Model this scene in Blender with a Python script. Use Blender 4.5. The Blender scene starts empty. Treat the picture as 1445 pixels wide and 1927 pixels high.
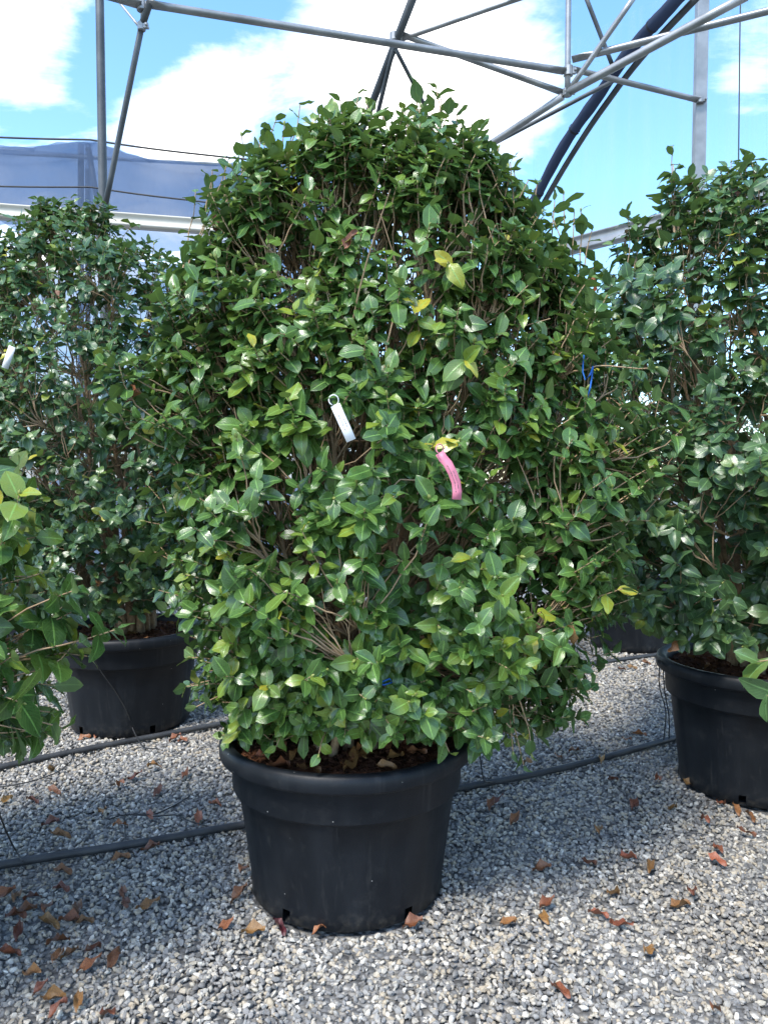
import bpy, bmesh, math, random
import numpy as np
from mathutils import Vector, Matrix, kdtree

# ------------------------------------------------------------------ camera, sky, sun, exposure
SC = bpy.context.scene
COL = SC.collection
W0, H0, F0 = 1445.0, 1927.0, 1448.0        # photograph size and focal length in its pixels
CAM_Z, PITCH = 1.46, math.radians(2.5)
cam_d = bpy.data.cameras.new('camera')
cam_d.sensor_fit = 'VERTICAL'; cam_d.sensor_height = 36.0; cam_d.lens = 36.0 * F0 / H0
cam_d.clip_start = 0.05; cam_d.clip_end = 3000.0
cam = bpy.data.objects.new('camera', cam_d); COL.objects.link(cam)
cam.location = (0, 0, CAM_Z); cam.rotation_euler = (math.radians(90) - PITCH, 0, 0)
SC.camera = cam

SUN_EL, SUN_AZ = math.radians(55), math.radians(212)   # azimuth clockwise from +Y (away from the camera)
world = bpy.data.worlds.new('World'); SC.world = world; world.use_nodes = True
SUN_DIR = Vector((math.sin(SUN_AZ) * math.cos(SUN_EL), math.cos(SUN_AZ) * math.cos(SUN_EL), math.sin(SUN_EL)))
sun_d = bpy.data.lights.new('sun', 'SUN'); sun_d.energy = 1.3; sun_d.angle = math.radians(12.0); sun_d.color = (1.0, 0.955, 0.88)
sun = bpy.data.objects.new('sun', sun_d); COL.objects.link(sun)
sun.rotation_euler = SUN_DIR.to_track_quat('Z', 'Y').to_euler(); sun.location = (0, 0, 12)
SC.view_settings.view_transform = 'Standard'; SC.view_settings.look = 'None'
SC.view_settings.exposure = 1.98; SC.view_settings.gamma = 1.0
SC.cycles.max_bounces = 6; SC.cycles.diffuse_bounces = 3; SC.cycles.glossy_bounces = 2; SC.cycles.transmission_bounces = 3; SC.cycles.transparent_max_bounces = 8

def at(x, y, Y):
    """world point seen at photograph pixel (x, y) standing at depth Y"""
    a, b = (x - W0 / 2) / F0, -(y - H0 / 2) / F0
    d = Vector((a, math.cos(PITCH) + b * math.sin(PITCH), -math.sin(PITCH) + b * math.cos(PITCH)))
    return Vector((0, 0, CAM_Z)) + d * (Y / d.y)
def ground(x, y, z=0.0):
    a, b = (x - W0 / 2) / F0, -(y - H0 / 2) / F0
    d = Vector((a, math.cos(PITCH) + b * math.sin(PITCH), -math.sin(PITCH) + b * math.cos(PITCH)))
    return Vector((0, 0, CAM_Z)) + d * ((z - CAM_Z) / d.z)

def N(nt, t, **kw):
    n = nt.nodes.new(t)
    for k, v in kw.items():
        if k == 'inp':
            for kk, vv in v.items(): n.inputs[kk].default_value = vv
        else: setattr(n, k, v)
    return n
def math_n(nt, op, a, b=None, c=None, clamp=False):
    n = nt.nodes.new('ShaderNodeMath'); n.operation = op; n.use_clamp = clamp
    for i, v in enumerate((a, b, c)):
        if v is None: continue
        if isinstance(v, (int, float)): n.inputs[i].default_value = v
        else: nt.links.new(v, n.inputs[i])
    return n.outputs[0]
def ramp(nt, fac, stops, interp='LINEAR'):
    n = nt.nodes.new('ShaderNodeValToRGB'); n.color_ramp.interpolation = interp
    el = n.color_ramp.elements
    while len(el) < len(stops): el.new(0.5)
    for e, (p, c) in zip(el, stops):
        e.position = p; e.color = (c[0], c[1], c[2], 1) if len(c) == 3 else c
    if fac is not None: nt.links.new(fac, n.inputs[0])
    return n.outputs[0]
def mixc(nt, fac, a, b, mode='MIX'):
    n = nt.nodes.new('ShaderNodeMix'); n.data_type = 'RGBA'; n.blend_type = mode
    for i, v in ((0, fac), (6, a), (7, b)):
        if isinstance(v, (int, float)): n.inputs[i].default_value = v
        elif isinstance(v, tuple): n.inputs[i].default_value = (v[0], v[1], v[2], 1)
        else: nt.links.new(v, n.inputs[i])
    return n.outputs[2]

def build_sky():
    nt = world.node_tree; nt.nodes.clear(); L = nt.links.new
    out = N(nt, 'ShaderNodeOutputWorld'); bg = N(nt, 'ShaderNodeBackground'); bg.inputs[1].default_value = 0.15
    sky = N(nt, 'ShaderNodeTexSky', sky_type='NISHITA', sun_disc=False, sun_elevation=SUN_EL, sun_rotation=SUN_AZ,
            air_density=1.0, dust_density=0.6, ozone_density=2.2)
    tc = N(nt, 'ShaderNodeTexCoord'); sep = N(nt, 'ShaderNodeSeparateXYZ'); L(tc.outputs['Generated'], sep.inputs[0])
    # clouds lie on a flat layer: project the view direction onto it
    zz = math_n(nt, 'ADD', math_n(nt, 'MAXIMUM', sep.outputs[2], 0.0), 0.16)
    u, v = math_n(nt, 'DIVIDE', sep.outputs[0], zz), math_n(nt, 'DIVIDE', sep.outputs[1], zz)
    cmb = N(nt, 'ShaderNodeCombineXYZ'); L(u, cmb.inputs[0]); L(v, cmb.inputs[1])
    n1 = N(nt, 'ShaderNodeTexNoise', inp={'Scale': 1.9, 'Detail': 9.0, 'Roughness': 0.6, 'Distortion': 0.5}); L(cmb.outputs[0], n1.inputs['Vector'])
    mp = N(nt, 'ShaderNodeMapping'); mp.inputs['Scale'].default_value = (0.9, 2.0, 1); mp.inputs['Rotation'].default_value = (0, 0, 0.5); mp.inputs['Location'].default_value = (3.1, 1.7, 0)
    L(cmb.outputs[0], mp.inputs[0])
    n2 = N(nt, 'ShaderNodeTexNoise', inp={'Scale': 1.6, 'Detail': 7.0, 'Roughness': 0.62, 'Distortion': 0.9}); L(mp.outputs[0], n2.inputs['Vector'])
    s = math_n(nt, 'ADD', math_n(nt, 'MULTIPLY', n1.outputs[0], 1.25), math_n(nt, 'MULTIPLY', n2.outputs[0], 0.85)); s = math_n(nt, 'SUBTRACT', s, 0.47)
    # individual cloud banks (direction, width, weight)
    for (px, py, wid, wt) in ((830, 20, 0.17, 0.30), (900, 190, 0.10, 0.34), (1000, 270, 0.05, 0.2), (660, 110, 0.09, 0.30), (350, 240, 0.055, 0.36), (400, 175, 0.05, 0.34), (490, 165, 0.05, 0.38), (310, 270, 0.05, 0.22), (60, 160, 0.05, 0.30), (20, 20, 0.08, 0.26), (200, 440, 0.10, 0.34), (90, 20, 0.06, 0.06),
                              (1400, 50, 0.06, 0.22), (1240, 120, 0.04, 0.18), (1180, 215, 0.025, 0.2), (1400, 160, 0.04, 0.15), (400, 65, 0.10, -0.42), (190, 110, 0.07, -0.22), (1250, 300, 0.22, -0.36), (500, 255, 0.05, -0.30), (540, 80, 0.06, -0.14), (1090, 330, 0.10, -0.2), (60, 225, 0.07, -0.22), (20, 110, 0.05, -0.12)):
        d = (at(px, py, 10) - Vector((0, 0, CAM_Z))).normalized()
        dist = N(nt, 'ShaderNodeVectorMath', operation='DISTANCE'); L(tc.outputs['Generated'], dist.inputs[0]); dist.inputs[1].default_value = d
        q = math_n(nt, 'DIVIDE', dist.outputs['Value'], wid)
        g = math_n(nt, 'POWER', 2.718, math_n(nt, 'MULTIPLY', math_n(nt, 'MULTIPLY', q, q), -0.7))
        s = math_n(nt, 'ADD', s, math_n(nt, 'MULTIPLY', g, wt))
    m = ramp(nt, s, [(0.56, (0, 0, 0)), (0.74, (.30, .30, .30)), (1.02, (1, 1, 1))], 'EASE')
    hs = N(nt, 'ShaderNodeHueSaturation', inp={'Saturation': 1.15, 'Value': 0.76, 'Hue': 0.495}); L(sky.outputs[0], hs.inputs['Color'])
    fin = mixc(nt, m, hs.outputs[0], (4.7, 4.6, 4.45))
    L(fin, bg.inputs[0]); L(bg.outputs[0], out.inputs[0])
build_sky()

# ------------------------------------------------------------------ helpers
def tag(o, label=None, cat=None, group=None, kind=None):
    if label: o['label'] = label
    if cat: o['category'] = cat
    if group: o['group'] = group
    if kind: o['kind'] = kind
    return o
def empty(name, loc, label=None, cat=None, group=None):
    o = bpy.data.objects.new(name, None); COL.objects.link(o); o.location = loc; o.empty_display_size = 0.1
    return tag(o, label, cat, group)
def link(name, me, mat=None, parent=None, loc=None):
    if mat is not None and len(me.materials) == 0: me.materials.append(mat)
    o = bpy.data.objects.new(name, me); COL.objects.link(o)
    if parent is not None:
        o.parent = parent
        if loc is None: o.location = -Vector(parent_origin(parent))
    if loc is not None: o.location = loc
    return o
def parent_origin(p):
    v = Vector(p.location); q = p.parent
    while q is not None: v += Vector(q.location); q = q.parent
    return v
def mesh_np(name, V, Fq, smooth=True, uv=None, attrs=None):
    """quads (n,4) from numpy"""
    V = np.asarray(V, np.float32); Fq = np.asarray(Fq, np.int32)
    me = bpy.data.meshes.new(name); k = Fq.shape[1]
    me.vertices.add(len(V)); me.vertices.foreach_set('co', V.ravel())
    me.loops.add(Fq.size); me.loops.foreach_set('vertex_index', Fq.ravel())
    me.polygons.add(len(Fq)); me.polygons.foreach_set('loop_start', np.arange(0, Fq.size, k, dtype=np.int32))
    me.polygons.foreach_set('loop_total', np.full(len(Fq), k, np.int32))
    if smooth: me.polygons.foreach_set('use_smooth', np.ones(len(Fq), bool))
    if uv is not None:
        l = me.uv_layers.new(name='UVMap'); l.data.foreach_set('uv', np.asarray(uv, np.float32)[Fq.ravel()].ravel())
    for nm, arr in (attrs or {}).items():
        at_ = me.attributes.new(nm, 'FLOAT', 'POINT'); at_.data.foreach_set('value', np.asarray(arr, np.float32))
    me.update(); me.validate()
    return me
class Tubes:
    def __init__(self): self.V, self.F, self.n = [], [], 0
    def add(self, P, R, sides=6, flat0=0, flat1=0, flatdir=None, caps=True):
        P = np.asarray([tuple(p) for p in P], float); m = len(P)
        R = np.full(m, R) if np.isscalar(R) else np.asarray(R, float)
        T = np.gradient(P, axis=0); T /= np.linalg.norm(T, axis=1, keepdims=True) + 1e-9
        ref = np.array([0.31, 0.12, 0.94]) if flatdir is None else np.array(flatdir, float)
        if flatdir is None and abs(np.dot(T.mean(0), ref)) > 0.85 * (np.linalg.norm(T.mean(0)) + 1e-9): ref = np.array([0.93, -0.3, 0.1])
        A = np.cross(T, ref); A /= np.linalg.norm(A, axis=1, keepdims=True) + 1e-9
        B = np.cross(T, A)
        an = np.arange(sides) * 2 * math.pi / sides
        fa = np.ones(m); fb = np.ones(m)
        if flat0: fa[:flat0] = 1.35; fb[:flat0] = 0.3
        if flat1: fa[-flat1:] = 1.35; fb[-flat1:] = 0.3
        ring = P[:, None] + R[:, None, None] * (np.cos(an)[None, :, None] * A[:, None] * fa[:, None, None] + np.sin(an)[None, :, None] * B[:, None] * fb[:, None, None])
        self.V.append(ring.reshape(-1, 3))
        i, j = np.meshgrid(np.arange(m - 1), np.arange(sides), indexing='ij'); j2 = (j + 1) % sides
        f = np.stack([i * sides + j, i * sides + j2, (i + 1) * sides + j2, (i + 1) * sides + j], -1).reshape(-1, 4) + self.n
        self.F.append(f); self.n += m * sides
        if caps:      # closed by a shrunken ring and a centre quad strip
            for k, base in ((0, 0), (m - 1, (m - 1) * sides)):
                c = P[k]; self.V.append(c[None]); ci = self.n; self.n += 1
                off = ci - m * sides if k == 0 else ci - 1 - m * sides
                jj = np.arange(0, sides, 2)
                a, b, d = off + base + jj, off + base + (jj + 1) % sides, off + base + (jj + 2) % sides
                q = np.stack([np.full(len(jj), ci), d, b, a], -1) if k == 0 else np.stack([np.full(len(jj), ci), a, b, d], -1)
                self.F.append(q)
        return self
    def mesh(self, name, smooth=True): return mesh_np(name, np.concatenate(self.V), np.concatenate(self.F), smooth)
def lathe(prof, seg=64, fn=None):
    """prof list of (r, z); fn(theta, r, z, k)->r ; returns V, F"""
    V = []; th = np.arange(seg) * 2 * math.pi / seg
    for k, (r, z) in enumerate(prof):
        rr = np.full(seg, r) if fn is None else np.array([fn(t, r, z, k) for t in th])
        V.append(np.stack([rr * np.cos(th), rr * np.sin(th), np.full(seg, z)], -1))
    V = np.concatenate(V); m = len(prof)
    i, j = np.meshgrid(np.arange(m - 1), np.arange(seg), indexing='ij'); j2 = (j + 1) % seg
    F = np.stack([i * seg + j, i * seg + j2, (i + 1) * seg + j2, (i + 1) * seg + j], -1).reshape(-1, 4)
    return V, F
def box_bm(bm, c, s, rot=None):
    M = Matrix.Translation(c) @ (rot.to_4x4() if rot is not None else Matrix.Identity(4)) @ Matrix.Diagonal((s[0], s[1], s[2], 1))
    return bmesh.ops.create_cube(bm, size=1.0, matrix=M)
def bm_mesh(bm, name, smooth=False):
    me = bpy.data.meshes.new(name); bm.to_mesh(me); bm.free()
    if smooth:
        for p in me.polygons: p.use_smooth = True
    return me
def beam(a, b, w, h, name='beam', bevel=0.004):
    """rectangular bar from a to b, width w (sideways), height h"""
    a, b = Vector(a), Vector(b); d = (b - a); L_ = d.length; d.normalize()
    up = Vector((0, 0, 1)) if abs(d.z) < 0.95 else Vector((0, 1, 0))
    x = d.cross(up).normalized(); z = x.cross(d)
    R = Matrix((x, d, z)).transposed()
    bm = bmesh.new(); box_bm(bm, (a + b) / 2, (w, L_, h), R)
    if bevel: bmesh.ops.bevel(bm, geom=bm.edges[:], offset=bevel, segments=1, affect='EDGES')
    return bm_mesh(bm, name)

def new_mat(name):
    m = bpy.data.materials.new(name); m.use_nodes = True; nt = m.node_tree
    return m, nt, nt.nodes['Principled BSDF'], nt.links.new
def noise(nt, scale, detail=4, rough=0.55, coord='Object', vec=None, dist=0.0):
    n = N(nt, 'ShaderNodeTexNoise', inp={'Scale': scale, 'Detail': detail, 'Roughness': rough, 'Distortion': dist})
    if vec is None:
        tc = N(nt, 'ShaderNodeTexCoord'); vec = tc.outputs[coord]
    nt.links.new(vec, n.inputs['Vector']); return n.outputs[0]
def bump(nt, bsdf, h, strength=0.3, distance=0.01):
    b = N(nt, 'ShaderNodeBump', inp={'Strength': strength, 'Distance': distance}); nt.links.new(h, b.inputs['Height']); nt.links.new(b.outputs[0], bsdf.inputs['Normal'])

# ------------------------------------------------------------------ materials
def leaf_material(name, dark, mid, young, rough=0.27):
    m, nt, bs, L = new_mat(name)
    a = N(nt, 'ShaderNodeAttribute', attribute_name='tint'); f = a.outputs['Fac']
    base = ramp(nt, f, [(0.0, dark), (0.55, mid), (0.82, tuple(0.5 * (p + q) for p, q in zip(mid, young))), (0.93, young), (1.0, (0.42, 0.36, 0.035))])
    uv = N(nt, 'ShaderNodeUVMap'); sp = N(nt, 'ShaderNodeSeparateXYZ'); L(uv.outputs[0], sp.inputs[0])
    au = math_n(nt, 'ABSOLUTE', math_n(nt, 'SUBTRACT', sp.outputs[0], 0.5))
    rib = math_n(nt, 'SUBTRACT', 1.0, math_n(nt, 'DIVIDE', au, 0.055), clamp=True)
    ph = math_n(nt, 'SUBTRACT', math_n(nt, 'MULTIPLY', sp.outputs[1], 9.0), math_n(nt, 'MULTIPLY', au, 6.5))
    vein = math_n(nt, 'POWER', math_n(nt, 'ABSOLUTE', math_n(nt, 'SINE', math_n(nt, 'MULTIPLY', ph, math.pi))), 14.0)
    vein = math_n(nt, 'MULTIPLY', vein, 0.16)
    cv = N(nt, 'ShaderNodeCombineXYZ'); L(sp.outputs[0], cv.inputs[0]); L(math_n(nt, 'MULTIPLY', sp.outputs[1], 1.8), cv.inputs[1])
    oi = N(nt, 'ShaderNodeObjectInfo'); L(math_n(nt, 'ADD', math_n(nt, 'MULTIPLY', f, 90.0), math_n(nt, 'MULTIPLY', oi.outputs['Random'], 40.0)), cv.inputs[2]); uvv = cv.outputs[0]
    nz = noise(nt, 2.2, 4, vec=uvv)
    base = mixc(nt, math_n(nt, 'MULTIPLY', math_n(nt, 'SUBTRACT', nz, 0.42, clamp=True), 0.9), base, tuple(c * 1.5 + 0.01 for c in mid))
    pale = tuple(min(1, c * 2.6 + 0.05) for c in mid); pale = (pale[0], pale[1] * 1.02, pale[2] * 0.75)
    base = mixc(nt, math_n(nt, 'MAXIMUM', math_n(nt, 'MULTIPLY', rib, 0.95), vein), base, pale)
    # the margin of a leaf is a thin paler line; the underside is duller and paler
    edge = math_n(nt, 'MULTIPLY', math_n(nt, 'SUBTRACT', au, 0.455, clamp=True), 9.0)
    base = mixc(nt, edge, base, pale)
    # scorched spots and brown tips
    spot = math_n(nt, 'MULTIPLY', math_n(nt, 'SUBTRACT', noise(nt, 4.5, 2, vec=uvv), 0.69, clamp=True), 14.0, clamp=True)
    base = mixc(nt, math_n(nt, 'MULTIPLY', spot, 0.7), base, (0.16, 0.11, 0.035))
    geo = N(nt, 'ShaderNodeNewGeometry')
    under = mixc(nt, 0.62, base, (0.10, 0.155, 0.062))
    col = mixc(nt, geo.outputs['Backfacing'], base, under)
    L(col, bs.inputs['Base Color'])
    rg = math_n(nt, 'ADD', math_n(nt, 'MULTIPLY', noise(nt, 3.0, 3, vec=uvv), 0.30), rough - 0.12)
    rg = math_n(nt, 'ADD', rg, math_n(nt, 'MULTIPLY', geo.outputs['Backfacing'], 0.28))
    L(rg, bs.inputs['Roughness']); bs.inputs['Specular IOR Level'].default_value = 0.68
    bump(nt, bs, math_n(nt, 'ADD', math_n(nt, 'MULTIPLY', vein, 2.0), math_n(nt, 'ADD', rib, noise(nt, 7, 2, vec=uvv))), 0.22, 0.002)
    tr = N(nt, 'ShaderNodeBsdfTranslucent'); L(mixc(nt, 0.5, col, (0.17, 0.30, 0.03)), tr.inputs[0])
    mx = N(nt, 'ShaderNodeMixShader'); mx.inputs[0].default_value = 0.20
    L(bs.outputs[0], mx.inputs[1]); L(tr.outputs[0], mx.inputs[2]); L(mx.outputs[0], nt.nodes['Material Output'].inputs[0])
    return m
M_LEAF = leaf_material('camellia_leaf', (0.028, 0.070, 0.020), (0.070, 0.145, 0.032), (0.23, 0.29, 0.03))
M_LEAF_DARK = leaf_material('dark_camellia_leaf', (0.025, 0.062, 0.028), (0.056, 0.118, 0.046), (0.16, 0.23, 0.035), 0.29)

def simple_mat(name, c1, c2, scale, rough, bumpv=0.3, bscale=None, spec=0.5, metal=0.0, rand=False, dist=0.006):
    m, nt, bs, L = new_mat(name)
    n = noise(nt, scale, 5)
    f = math_n(nt, 'MULTIPLY', math_n(nt, 'SUBTRACT', n, 0.3, clamp=True), 2.5, clamp=True)
    col = mixc(nt, f, c1, c2)
    if rand:
        oi = N(nt, 'ShaderNodeObjectInfo'); hs = N(nt, 'ShaderNodeHueSaturation')
        L(math_n(nt, 'ADD', math_n(nt, 'MULTIPLY', oi.outputs['Random'], 0.9), 0.5), hs.inputs['Value'])
        L(math_n(nt, 'ADD', math_n(nt, 'MULTIPLY', math_n(nt, 'FRACT', math_n(nt, 'MULTIPLY', oi.outputs['Random'], 7.3)), 0.05), 0.475), hs.inputs['Hue'])
        L(col, hs.inputs['Color']); col = hs.outputs[0]
    L(col, bs.inputs['Base Color']); bs.inputs['Roughness'].default_value = rough
    bs.inputs['Specular IOR Level'].default_value = spec; bs.inputs['Metallic'].default_value = metal
    if bumpv: bump(nt, bs, noise(nt, bscale or scale * 3, 5), bumpv, dist)
    return m
M_BARK = simple_mat('camellia_bark', (0.17, 0.105, 0.06), (0.42, 0.30, 0.18), 34, 0.85, 0.9, 90)
M_TWIG = simple_mat('twig_bark', (0.27, 0.175, 0.10), (0.47, 0.33, 0.20), 14, 0.8, 0)
M_BUD = simple_mat('leaf_bud', (0.17, 0.22, 0.05), (0.27, 0.29, 0.09), 60, 0.5, 0)
M_DEAD = simple_mat('dry_leaf', (0.13, 0.052, 0.023), (0.30, 0.135, 0.05), 18, 0.45, 0.4, 60, rand=True, dist=0.002)
M_SOIL = simple_mat('potting_bark', (0.045, 0.02, 0.012), (0.20, 0.085, 0.042), 38, 0.95, 1.0, 60, 0.2, dist=0.03)
M_STEEL = simple_mat('galvanised_steel', (0.22, 0.225, 0.225), (0.36, 0.36, 0.355), 5, 0.42, 0.08, 30, 0.5, 0.55)
M_STEEL_DULL = simple_mat('weathered_steel', (0.055, 0.062, 0.068), (0.12, 0.128, 0.132), 4, 0.55, 0.1, 30, 0.4, 0.3)
M_GUTTER = simple_mat('tan_gutter', (0.46, 0.43, 0.36), (0.58, 0.54, 0.46), 1.3, 0.6, 0.05)
M_HOSE = simple_mat('black_polythene', (0.022, 0.024, 0.027), (0.055, 0.058, 0.062), 9, 0.55, 0.15, 60)
M_WIRE = simple_mat('black_wire', (0.012, 0.012, 0.013), (0.03, 0.03, 0.03), 9, 0.6, 0)
M_WHITE = simple_mat('white_tag', (0.74, 0.74, 0.72), (0.82, 0.82, 0.80), 20, 0.45, 0.02)
M_PINK = simple_mat('pink_tag', (0.58, 0.17, 0.24), (0.66, 0.23, 0.30), 20, 0.5, 0.02)
M_INK = simple_mat('printed_ink', (0.05, 0.05, 0.06), (0.10, 0.10, 0.11), 60, 0.7, 0)
M_BLUE = simple_mat('blue_twine', (0.012, 0.10, 0.42), (0.02, 0.17, 0.60), 40, 0.55, 0.1)
M_PURPLE = simple_mat('purple_tag', (0.10, 0.05, 0.26), (0.16, 0.08, 0.36), 40, 0.5, 0)

def pot_material():
    m, nt, bs, L = new_mat('black_pot_plastic')
    tc = N(nt, 'ShaderNodeTexCoord')
    mp = N(nt, 'ShaderNodeMapping'); mp.inputs['Scale'].default_value = (7, 7, 1.4); L(tc.outputs['Object'], mp.inputs[0])
    st = noise(nt, 1.6, 6, 0.6, vec=mp.outputs[0])
    sc = noise(nt, 16, 6, 0.65)
    col = mixc(nt, math_n(nt, 'MULTIPLY', math_n(nt, 'SUBTRACT', st, 0.42, clamp=True), 2.2, clamp=True), (0.0062, 0.0082, 0.0115), (0.0145, 0.0172, 0.0215))
    dust = math_n(nt, 'MULTIPLY', math_n(nt, 'SUBTRACT', sc, 0.55, clamp=True), 1.6, clamp=True)
    col = mixc(nt, dust, col, (0.04, 0.041, 0.042))
    vo = N(nt, 'ShaderNodeTexVoronoi', inp={'Scale': 42.0}); L(tc.outputs['Object'], vo.inputs['Vector'])
    cell = N(nt, 'ShaderNodeSeparateXYZ'); L(vo.outputs['Color'], cell.inputs[0])
    spk = math_n(nt, 'MULTIPLY', math_n(nt, 'LESS_THAN', vo.outputs['Distance'], 0.085), math_n(nt, 'GREATER_THAN', cell.outputs[0], 0.965))
    col = mixc(nt, math_n(nt, 'MULTIPLY', spk, 0.75), col, (0.5, 0.49, 0.46))
    mp2 = N(nt, 'ShaderNodeMapping'); mp2.inputs['Scale'].default_value = (30, 30, 1.0); L(tc.outputs['Object'], mp2.inputs[0])
    run = math_n(nt, 'MULTIPLY', math_n(nt, 'SUBTRACT', noise(nt, 1.0, 4, 0.6, vec=mp2.outputs[0]), 0.60, clamp=True), 2.0, clamp=True)
    col = mixc(nt, math_n(nt, 'MULTIPLY', run, sc), col, (0.13, 0.13, 0.125))
    # dirt splashed up from the gravel
    sz = N(nt, 'ShaderNodeSeparateXYZ'); L(tc.outputs['Object'], sz.inputs[0])
    low = math_n(nt, 'SUBTRACT', 1.0, math_n(nt, 'DIVIDE', sz.outputs[2], 0.09), clamp=True); low = math_n(nt, 'MULTIPLY', low, math_n(nt, 'MULTIPLY', math_n(nt, 'SUBTRACT', noise(nt, 34, 4), 0.48, clamp=True), 5.0, clamp=True))
    col = mixc(nt, math_n(nt, 'MULTIPLY', math_n(nt, 'MULTIPLY', low, sc), 0.7), col, (0.12, 0.105, 0.085))
    L(col, bs.inputs['Base Color'])
    L(math_n(nt, 'ADD', math_n(nt, 'MULTIPLY', sc, 0.25), 0.36), bs.inputs['Roughness']); bs.inputs['Specular IOR Level'].default_value = 0.28
    bump(nt, bs, math_n(nt, 'ADD', noise(nt, 130, 3), math_n(nt, 'MULTIPLY', st, 1.2)), 0.12, 0.003)
    return m
M_POT = pot_material()

def stone_material():
    m, nt, bs, L = new_mat('gravel_stone')
    oi = N(nt, 'ShaderNodeObjectInfo'); r = oi.outputs['Random']
    c = ramp(nt, r, [(0.0, (0.12, 0.12, 0.12)), (0.10, (0.19, 0.19, 0.192)), (0.30, (0.26, 0.262, 0.268)), (0.48, (0.325, 0.322, 0.315)), (0.62, (0.41, 0.395, 0.365)),
                     (0.74, (0.42, 0.365, 0.285)), (0.84, (0.46, 0.43, 0.37)), (0.93, (0.55, 0.53, 0.49)), (1.0, (0.68, 0.67, 0.64))])
    damp = noise(nt, 1.3, 4, 0.6, vec=oi.outputs['Location'])
    damp = math_n(nt, 'MULTIPLY', math_n(nt, 'SUBTRACT', damp, 0.5, clamp=True), 2.6, clamp=True)
    hs = N(nt, 'ShaderNodeHueSaturation', inp={'Value': 1.14}); L(c, hs.inputs['Color']); c = mixc(nt, 1.0, hs.outputs[0], (1.0, 0.975, 0.93), 'MULTIPLY')
    c = mixc(nt, damp, c, mixc(nt, 1.0, c, (0.66, 0.60, 0.52), 'MULTIPLY'))
    n = noise(nt, 2.1, 5, 0.6)
    c = mixc(nt, math_n(nt, 'MULTIPLY', math_n(nt, 'SUBTRACT', n, 0.35, clamp=True), 1.1, clamp=True), c, mixc(nt, 1.0, c, (0.62, 0.60, 0.57), 'MULTIPLY'))
    L(c, bs.inputs['Base Color']); bs.inputs['Roughness'].default_value = 0.78; bs.inputs['Specular IOR Level'].default_value = 0.3
    bump(nt, bs, noise(nt, 7, 4), 0.35, 0.05)
    return m
M_STONE = stone_material()
def ground_material():
    m, nt, bs, L = new_mat('gravel_bed')
    tc = N(nt, 'ShaderNodeTexCoord')
    vo = N(nt, 'ShaderNodeTexVoronoi', inp={'Scale': 46.0}); L(tc.outputs['Object'], vo.inputs['Vector'])
    sp = N(nt, 'ShaderNodeSeparateXYZ'); L(vo.outputs['Color'], sp.inputs[0])
    c = ramp(nt, sp.outputs[0], [(0.0, (0.11, 0.112, 0.115)), (0.5, (0.25, 0.255, 0.26)), (0.8, (0.36, 0.34, 0.30)), (1.0, (0.6, 0.59, 0.56))])
    c = mixc(nt, math_n(nt, 'MULTIPLY', vo.outputs['Distance'], 0.9, clamp=True), c, (0.06, 0.058, 0.055))
    L(c, bs.inputs['Base Color']); bs.inputs['Roughness'].default_value = 0.9
    bump(nt, bs, math_n(nt, 'SUBTRACT', 1.0, vo.outputs['Distance']), 0.9, 0.015)
    return m
M_GROUND = ground_material()

def cloth_material(name, col, through, tcol):
    m, nt, bs, L = new_mat(name)
    n = noise(nt, 0.9, 5); c = mixc(nt, n, tuple(x * 0.82 for x in col), tuple(x * 1.15 for x in col))
    L(c, bs.inputs['Base Color']); bs.inputs['Roughness'].default_value = 0.85; bs.inputs['Specular IOR Level'].default_value = 0.15
    tl = N(nt, 'ShaderNodeBsdfTranslucent'); tl.inputs[0].default_value = (*tcol, 1)
    a = N(nt, 'ShaderNodeMixShader'); a.inputs[0].default_value = 0.5; L(bs.outputs[0], a.inputs[1]); L(tl.outputs[0], a.inputs[2])
    tp = N(nt, 'ShaderNodeBsdfTransparent'); tp.inputs[0].default_value = (0.86, 0.92, 1.0, 1)
    b = N(nt, 'ShaderNodeMixShader'); b.inputs[0].default_value = through; L(a.outputs[0], b.inputs[1]); L(tp.outputs[0], b.inputs[2])
    L(b.outputs[0], nt.nodes['Material Output'].inputs[0])
    return m
M_SHADE = cloth_material('blue_grey_shade_net', (0.13, 0.18, 0.28), 0.30, (0.15, 0.21, 0.33))
M_ROLL = cloth_material('navy_rolled_net', (0.085, 0.105, 0.16), 0.04, (0.08, 0.10, 0.16))
def film_material():
    m, nt, bs, L = new_mat('greenhouse_film')
    tc = N(nt, 'ShaderNodeTexCoord'); mp = N(nt, 'ShaderNodeMapping'); mp.inputs['Scale'].default_value = (3.2, 3.2, 0.12); L(tc.outputs['Object'], mp.inputs[0])
    n = noise(nt, 2.4, 6, 0.65, vec=mp.outputs[0])
    bs.inputs['Base Color'].default_value = (0.75, 0.82, 0.86, 1); bs.inputs['Roughness'].default_value = 0.25
    tl = N(nt, 'ShaderNodeBsdfTranslucent'); tl.inputs[0].default_value = (0.75, 0.82, 0.86, 1)
    a = N(nt, 'ShaderNodeMixShader'); a.inputs[0].default_value = 0.7; L(bs.outputs[0], a.inputs[1]); L(tl.outputs[0], a.inputs[2])
    tp = N(nt, 'ShaderNodeBsdfTransparent'); tp.inputs[0].default_value = (0.93, 0.975, 1.0, 1)
    f = math_n(nt, 'ADD', math_n(nt, 'MULTIPLY', math_n(nt, 'SUBTRACT', n, 0.45, clamp=True), 0.5), 0.05)
    b = N(nt, 'ShaderNodeMixShader'); L(f, b.inputs[0]); L(tp.outputs[0], b.inputs[1]); L(a.outputs[0], b.inputs[2])
    L(b.outputs[0], nt.nodes['Material Output'].inputs[0])
    return m
M_FILM = film_material()

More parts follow.
